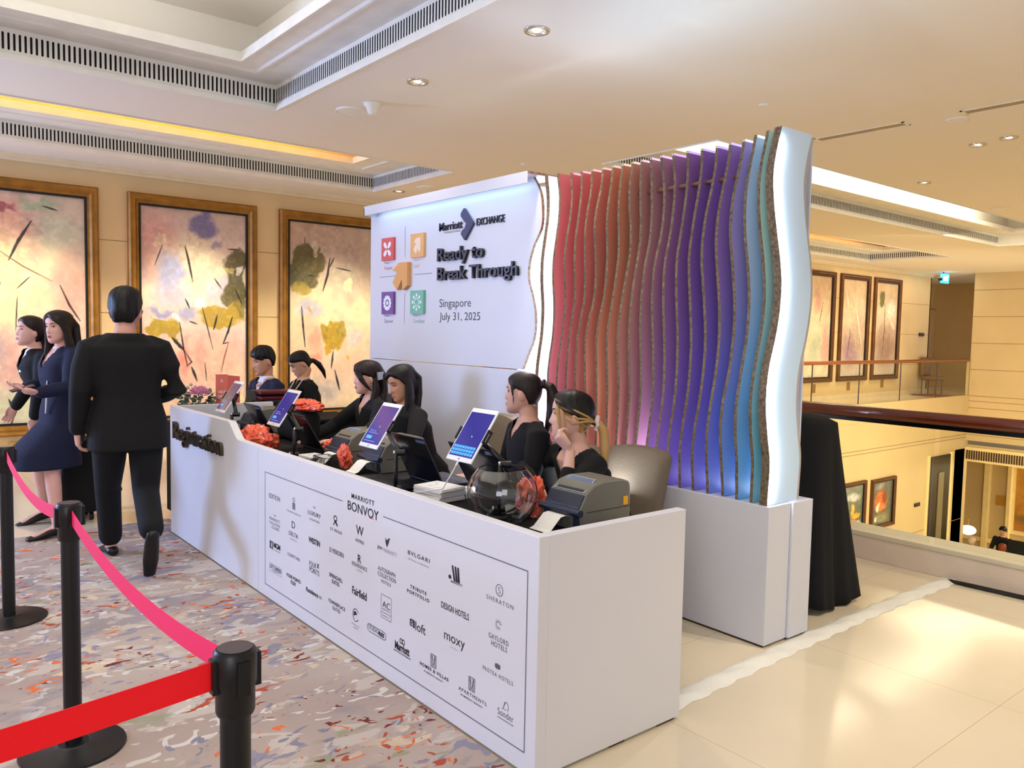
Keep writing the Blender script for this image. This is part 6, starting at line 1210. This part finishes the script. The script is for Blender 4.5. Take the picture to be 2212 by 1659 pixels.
def printer(x, y, lb, rz=0, yellow=True, paper=True):
    """front (label slot) towards -x"""
    t = thing('label_printer', lb, 'printer', (x, y, .716), 'label printers on the counter', rz=rz)
    L, W, H = .30, .105, .19
    prof = [(-.13, 0), (L/2, 0), (L/2, .155), (L/2-.01, .178), (L/2-.04, .188), (-.01, .19), (-.06, .178), (-.105, .145), (-.135, .095), (-.14, .07)]
    B().prism([(px_, -W, pz) for px_, pz in prof], (0, 2*W, 0)).build('housing', m_pg, t, bevel=.006, auto=35, local=True)
    B().box((-.10, -W-.0012, .0745), (L/2, -W+.001, .077)).box((-.10, W-.001, .0745), (L/2, W+.0012, .077)).build('seam', m_blk, t, local=True)
    B().prism([(px_, -W+.006, pz) for px_, pz in ((-.148, .072), (-.138, .100), (-.112, .146), (-.104, .142), (-.12, .06))], (0, 2*W-.012, 0)).build('front_bar', m_pd, t, bevel=.003, local=True)
    B().tube([(-.146, -W-.012, .078), (-.146, W+.012, .078)], .0145, 16).build('roller_cover', m_pd, t, smooth=False, auto=40, local=True)
    B().prism([(px_, -W+.004, pz) for px_, pz in ((-.142, .012), (-.142, .062), (-.128, .062), (-.128, .012))], (0, .03, 0)).prism([(px_, W-.034, pz) for px_, pz in ((-.142, .012), (-.142, .062), (-.128, .062), (-.128, .012))], (0, .03, 0)).build('front_foot', m_pd, t, local=True)
    n1, n2 = Vector((-.105, 0, .147)), Vector((-.02, 0, .1925)); d = (n2-n1).normalized(); nn = Vector((-d.z, 0, d.x))
    def plate(a, b_, w0, w1, m, nm, h=.0015): p = n1+d*a; q = n1+d*b_; B().prism([p+Vector((0, -w0, 0))+nn*.0005, p+Vector((0, w0, 0))+nn*.0005, q+Vector((0, w1, 0))+nn*.0005, q+Vector((0, -w1, 0))+nn*.0005], nn*h).build(nm, m, t, local=True)
    plate(.004, .098, .088, .07, m_pl, 'control_frame'); plate(.008, .024, .078, .077, m_blk, 'control_strip', .0022); plate(.030, .046, .076, .074, m_blk, 'control_strip', .0022); plate(.052, .093, .072, .064, m_win, 'window', .0022)
    B().box((L/2-.004, -W+.01, .02), (L/2+.004, W-.01, .16)).build('rear_band', m_pl, t, bevel=.004, local=True)
    if yellow: B().rbox((L/2-.045, -W-.004, .082), (L/2-.018, -W+.001, .118), .003).build('latch', m_yel, t, local=True)
    if paper:
        b = B(); pts = [(-.14, .056), (-.165, .062), (-.19, .058), (-.215, .035), (-.24, .012), (-.262, .006)]; w_ = .052
        rr = [[(a, -w_, z), (a, w_, z), (a, w_, z+.0012), (a, -w_, z+.0012)] for a, z in pts]; b.loft(rr); b.build('label_strip', m_pap, t, smooth=False, local=True)
printer(2.30, 2.325, 'grey label printer with yellow latch at the counter corner, a label hanging out', rz=.0)
printer(2.29, 3.86, 'grey label printer standing behind the blue screened tablet', yellow=False)
printer(2.27, 4.215, 'grey label printer left of the blue screened tablet, tan reflection on its window', yellow=False)
printer(2.29, 5.70, 'grey label printer at the far end of the counter below the mauve tablet', yellow=False, paper=False)
# ================================================================== BOWL, CARDS, BAGS
m_bowl = mat('bowl_glass', (255, 255, 255), 0, trans=1, ior=1.45)
gb = B(); prof = [(.001, .002), (.05, .003), (.075, .012), (.105, .045), (.122, .095), (.121, .135), (.108, .172), (.088, .198), (.083, .205), (.085, .207), (.089, .203), (.110, .174), (.124, .136), (.125, .095), (.108, .043), (.078, .009), (.05, 0), (.001, 0)]
prof = [(a*1.16, c*1.1) for a, c in prof]
zs_ = spline([(i, p[0]) for i, p in enumerate(prof)], 90); zz_ = spline([(i, p[1]) for i, p in enumerate(prof)], 90)
gb.lathe([(max(a[1], .001), c[1]) for a, c in zip(zs_, zz_)], (2.01, 2.52, .7165), 64, True)
tag(gb.build('glass_bowl', m_bowl, smooth=True), 'empty round glass bowl at the near end of the counter', 'bowl')
m_card = mat('card_white', (240, 238, 236), .55, var=(3, 0)); m_cede = mat('card_edge', (206, 196, 180), .7)
rs = random.Random(3)
def cards(x, y, n, lb0, grp, rz, z=.716, w_=.075, h_=.095, t_=.006):
    for k in range(n):
        M = Matrix.Translation((x+rs.uniform(-.004, .004), y+rs.uniform(-.004, .004), z+k*t_)) @ Matrix.Rotation(rz+rs.uniform(-.05, .05), 4, 'Z'); b = B().box((-w_, -h_, .0001), (w_, h_, t_-.0004), M)
        o = b.build('leaflet', m_card); tag(o, lb0 if k < n-1 else lb0.replace('lower down in', 'topmost of'), 'leaflet', grp)
        if k == n-1:
            q = B(); rr_ = random.Random(int(x*100))
            for i in range(7): a = rr_.uniform(-w_*.7, w_*.7); c_ = rr_.uniform(-h_*.7, h_*.7); q.box((a-.012, c_-.001, t_-.0003), (a+.012, c_+.001, t_+.0001), M)
            q.build('printed_line', m_ink3, o)
cards(2.07, 3.06, 10, 'white leaflet lower down in the stack beside the charging cable', 'leaflets in the stack by the cable', .12, .718)
cards(2.30, 3.10, 3, 'white leaflet lower down in the low pile behind the stack by the cable', 'leaflets in the low pile', .3, .718, .05, .06)
cards(2.10, 4.47, 2, 'white leaflet lower down in the pair before the leftmost middle printer', 'leaflets by the middle printers', .1, .718, .06, .08)
# coral print bags: crumpled cloth
m_bag = bpy.data.materials.new('coral_print'); m_bag.use_nodes = True; nt = m_bag.node_tree; bs = nt.nodes['Principled BSDF']; bs.inputs['Roughness'].default_value = .5
tc = nt.nodes.new('ShaderNodeTexCoord'); vo = nt.nodes.new('ShaderNodeTexVoronoi'); vo.inputs['Scale'].default_value = 24; nt.links.new(tc.outputs['Object'], vo.inputs['Vector'])
cr = nt.nodes.new('ShaderNodeValToRGB'); cr.color_ramp.interpolation = 'CONSTANT'
for i, (p_, c_) in enumerate(((0, (208, 206, 220)), (.16, (92, 70, 96)), (.2, (238, 104, 72)), (.72, (206, 58, 46)), (.88, (246, 190, 170)))):
    e = cr.color_ramp.elements[i] if i < 2 else cr.color_ramp.elements.new(p_); e.position = p_; e.color = lin(c_)+(1,)
nt.links.new(vo.outputs['Distance'], cr.inputs[0]); nt.links.new(cr.outputs[0], bs.inputs['Base Color'])
_mats['coral_print'] = m_bag
def bag(x, y, z, rx, ry, rz_, lb, seed, nm='print_bag'):
    bm = bmesh.new(); bmesh.ops.create_icosphere(bm, subdivisions=5, radius=1)
    for v in bm.verts:
        p = v.co.copy(); n1 = mnoise.noise(p*1.4+Vector((seed, 0, 0))); n2 = abs(mnoise.noise(p*2.6+Vector((0, seed, 0)))); n3 = abs(mnoise.noise(p*5.5+Vector((0, 0, seed))))
        r = 1+.35*n1-.45*n2-.18*n3; q = p*r; q.z = max(q.z, -.62)
        v.co = Vector((x+q.x*rx, y+q.y*ry, z+(q.z+.62)*rz_))
    me = bpy.data.meshes.new(nm); bm.to_mesh(me); bm.free(); o = link(nm, me, m_bag, None, smooth=True); return tag(o, lb, 'bag', 'coral patterned bags')
bag(1.93, 5.05, .716, .11, .13, .085, 'coral patterned bag below the violet tablet, nearest the sloped panel end', 3)
bag(1.90, 4.86, .716, .12, .16, .105, 'crumpled coral patterned bag in front of the second laptop', 8)
bag(2.30, 4.52, .716, .09, .12, .07, 'coral patterned bag between the second laptop and a label printer', 14)
bag(2.09, 4.04, .716, .04, .05, .085, 'small folded coral bag between the two middle printers', 21)
bag(2.20, 2.56, .716, .06, .07, .115, 'coral patterned bag squeezed between glass bowl and corner printer', 27)
bb_ = tag(B().rbox((2.25, 5.02, .717), (2.43, 5.40, .93), .05, 4).build('black_bag', m_blkc, smooth=True), 'black soft bag on the counter under a long coral patterned bag', 'bag')
bag(2.36, 5.19, .931, .10, .24, .045, 'long coral patterned bag lying on the black soft bag', 33)
# wire pen tray, mouse, small case
wt = thing('wire_tray', 'black wire mesh tray in front of the middle printers', 'tray', (2.02, 4.13, .716)); b = B()
for i in range(12): b.box((1.975+i*.008, 4.06, .717), (1.9765+i*.008, 4.20, .719))
b.build('mesh_floor', m_blk, wt); b = B()
for i in range(20): y_ = 4.06+i*.00737; b.box((1.975, y_-.0008, .717), (1.9765, y_+.0008, .775)); b.box((2.0635, y_-.0008, .717), (2.065, y_+.0008, .775))
for i in range(12): x_ = 1.975+i*.0081; b.box((x_-.0008, 4.06, .717), (x_+.0008, 4.0615, .775)); b.box((x_-.0008, 4.1985, .717), (x_+.0008, 4.2, .775))
b.build('mesh_side', mat('wire_grey', (74, 74, 72), .4, metal=.6), wt); B().tube([(1.975, 4.06, .775), (2.065, 4.06, .775), (2.065, 4.2, .775), (1.975, 4.2, .775), (1.975, 4.06, .775)], .0022, 6).build('rim', m_blk, wt)
cs = B(); cs.rbox((1.84, 3.28, .7165), (2.10, 3.66, .742), .012, 3); tag(cs.build('flat_case', m_blk, smooth=False, auto=40), 'flat black case at the foot of the blue screened tablet', 'case')
# ================================================================== HELP DESK
ht = thing('help_table', 'black clothed help desk table behind the far end of the counter', 'table', (2.5, 6.3, 0))
B().rbox((1.82, 6.02, .726), (3.30, 6.56, .75), .006).build('table_top', m_blkc, ht); B().box((1.84, 6.04, .05), (3.28, 6.06, .726)).box((1.84, 6.04, .05), (1.86, 6.54, .726)).build('skirt_cloth', m_blkc, ht)
for x in (1.9, 3.2):
    for y in (6.1, 6.5): B().tube([(x, y, 0), (x, y, .726)], .016, 8).build('leg', m_blk, ht)
fl_ = thing('flower_arrangement', 'low arrangement with one pink peony at the far end of the counter', 'flowers', (1.96, 6.17, .751))
B().lathe([(.001, 0), (.10, 0), (.12, .03), (.125, .12), (.115, .12), (.001, .11)], (1.96, 6.17, .751), 28).build('pot', m_blk, fl_, auto=40)
rs = random.Random(9); b = B()
for i in range(90):
    a = rs.uniform(0, 2*PI); e = rs.uniform(-.1, 1.1); r_ = rs.uniform(.10, .16); d = Vector((math.cos(a)*math.cos(e), math.sin(a)*math.cos(e), .8*math.sin(e))); c = Vector((1.96, 6.17, .88))+d*r_; s_ = d.cross(Vector((0, 0, 1))).normalized(); L = rs.uniform(.03, .05); w_ = L*.42; u_ = (d*.5+Vector((0, 0, rs.uniform(-.6, .5)))+s_*rs.uniform(-.6, .6)).normalized(); s2 = u_.cross(d).normalized(); n_ = s2.cross(u_)
    b.loft([[c+n_*.001, c-n_*.001, c-n_*.0005+s2*.002], [c+u_*L*.4+s2*w_+n_*.006, c+u_*L*.4-s2*w_+n_*.006, c+u_*L*.4-n_*.001], [c+u_*L*.75+s2*w_*.7+n_*.003, c+u_*L*.75-s2*w_*.7+n_*.003, c+u_*L*.75-n_*.002], [c+u_*L+s2*.001, c+u_*L-s2*.001, c+u_*L-n_*.001]])
b.build('foliage', mat('leaf_green', (84, 108, 88), .45, var=(30, .35)), fl_)
b = B(); c0 = Vector((1.945, 6.08, .985))
for i in range(46):
    a = i*2.39996; q = i/46; r_ = .014+.062*math.sqrt(q); d = Vector((math.cos(a), math.sin(a), 0)); c = c0+d*r_*.75+Vector((0, 0, .03*(1-q*1.3))); up_ = (d*(.25+.9*q)+Vector((0, 0, 1-.8*q))).normalized(); s2 = up_.cross(d).normalized() if up_.cross(d).length > .01 else Vector((1, 0, 0)); n_ = s2.cross(up_); L = .04; w_ = .02
    b.loft([[c+s2*w_*.4, c-s2*w_*.4, c+n_*.001], [c+up_*L*.6+s2*w_-n_*.004, c+up_*L*.6-s2*w_-n_*.004, c+up_*L*.6+n_*.004], [c+up_*L+s2*w_*.6+n_*.003, c+up_*L-s2*w_*.6+n_*.003, c+up_*L+n_*.005]])
b.build('peony', mat('peony_pink', (246, 186, 216), .55, var=(40, .2)), fl_)
b = B()
for p_ in ((2.05, 6.1, .94), (1.88, 6.1, .96), (2.03, 6.2, .99), (1.9, 6.2, 1.03), (1.93, 6.22, 1.05)): b.ell(p_, (.013, .013, .013), seg=10, rings=8)
b.build('bud', mat('bud_cream', (196, 200, 176), .6), fl_)
b = B()
for i in range(7): a = i*.9; b.tube([(1.96+.05*math.cos(a), 6.17+.05*math.sin(a), .9), (1.96+.13*math.cos(a), 6.17+.13*math.sin(a), .99), (1.96+.18*math.cos(a), 6.17+.16*math.sin(a), .97)], [.003, .002, .001], 6)
b.build('twig', mat('twig_green', (80, 90, 60), .6), fl_)
sg = thing('help_sign', 'folded coral help desk sign beside the flowers', 'sign', (2.17, 6.2, .751)); m_cor = mat('sign_coral', (232, 122, 110), .55); m_cor2 = mat('sign_coral_deep', (222, 108, 96), .55)
B().box((2.10, 6.17, .751), (2.19, 6.176, 1.125)).build('left_panel', m_cor, sg); B().prism([(2.19, 6.17, .751), (2.30, 6.21, .751), (2.30, 6.21, 1.105), (2.19, 6.17, 1.118)], (0, .006, 0)).build('right_panel', m_cor2, sg)
b = B(); text_at(b, 'HELP', (2.145, 6.17, .99), .055, .022, (1, 0, 0), UZ, (0, -1, 0), bold=.03); text_at(b, 'DESK', (2.145, 6.17, .955), .055, .022, (1, 0, 0), UZ, (0, -1, 0), bold=.03); b.build('sign_lettering', mat('sign_pale', (250, 224, 220), .6, var=(3, 0)), sg)
b = B(); 
for q in range(4): a = q*PI/4; b.box((2.145-.014, 6.1692, 1.075-.0012), (2.145+.014, 6.1698, 1.075+.0012), Matrix.Translation((2.145, 0, 1.075)) @ Matrix.Rotation(a, 4, 'Y') @ Matrix.Translation((-2.145, 0, -1.075)))
b.build('sign_star', mat('sign_pale', (250, 224, 220), .6, var=(3, 0)), sg)
lp_ = thing('laptop', 'black tablet case with a white sticker on the help desk', 'laptop', (2.5, 6.35, .751)); M = Matrix.Translation((2.50, 6.32, .751)) @ Matrix.Rotation(-.35, 4, 'Z') @ Matrix.Rotation(-.3, 4, 'X')
B().rbox((-.10, -.005, 0), (.10, .005, .235), .004, 2, M).build('lid', m_blk, lp_); B().box((.02, -.0058, .05), (.08, -.005, .075), M).build('sticker', m_card, lp_); B().rbox((-.10, 0, 0), (.10, .15, .012), .003, 2, Matrix.Translation((2.50, 6.32, .751)) @ Matrix.Rotation(-.35, 4, 'Z')).build('base', m_blk, lp_)
m_bur = mat('burgundy_leather', (92, 22, 28), .35)
for k, (z, y, a) in enumerate(((.90, 6.40, .12), (.945, 6.38, .03))):
    f2 = B().rbox((-.17, -.11, 0), (.17, .11, .03), .006, 2, Matrix.Translation((2.66, y, z)) @ Matrix.Rotation(a, 4, 'Z')); tag(f2.build('leather_folder', m_bur, auto=40), ('burgundy leather folder lying under another before the man in the navy suit', 'topmost burgundy leather folder before the man in the navy suit')[k], 'folder')
tag(B().rbox((2.46, 6.28, .751), (2.86, 6.53, .899), .01).build('black_box', m_blk), 'black box under the burgundy folders on the help desk', 'box')
# suitcase behind the man
su = thing('suitcase', 'black upright suitcase with chrome handle behind the man in the black suit', 'suitcase', (1.30, 6.72, 0)); 
B().rbox((1.13, 6.66, .06), (1.38, 6.95, .62), .03, 3).build('shell', m_blkc, su, smooth=False, auto=40)
for x in (1.18, 1.33):
    for y in (6.70, 6.9): B().tube([(x-.015, y, .03), (x+.015, y, .03)], .03, 14).build('wheel', m_blk, su)
for x in (1.235, 1.285): B().tube([(x, 6.8, .6), (x, 6.8, .88)], .007, 10).build('handle_tube', m_alu, su)
B().tube([(1.22, 6.8, .885), (1.30, 6.8, .885)], .012, 10).build('handle_grip', m_blk, su)
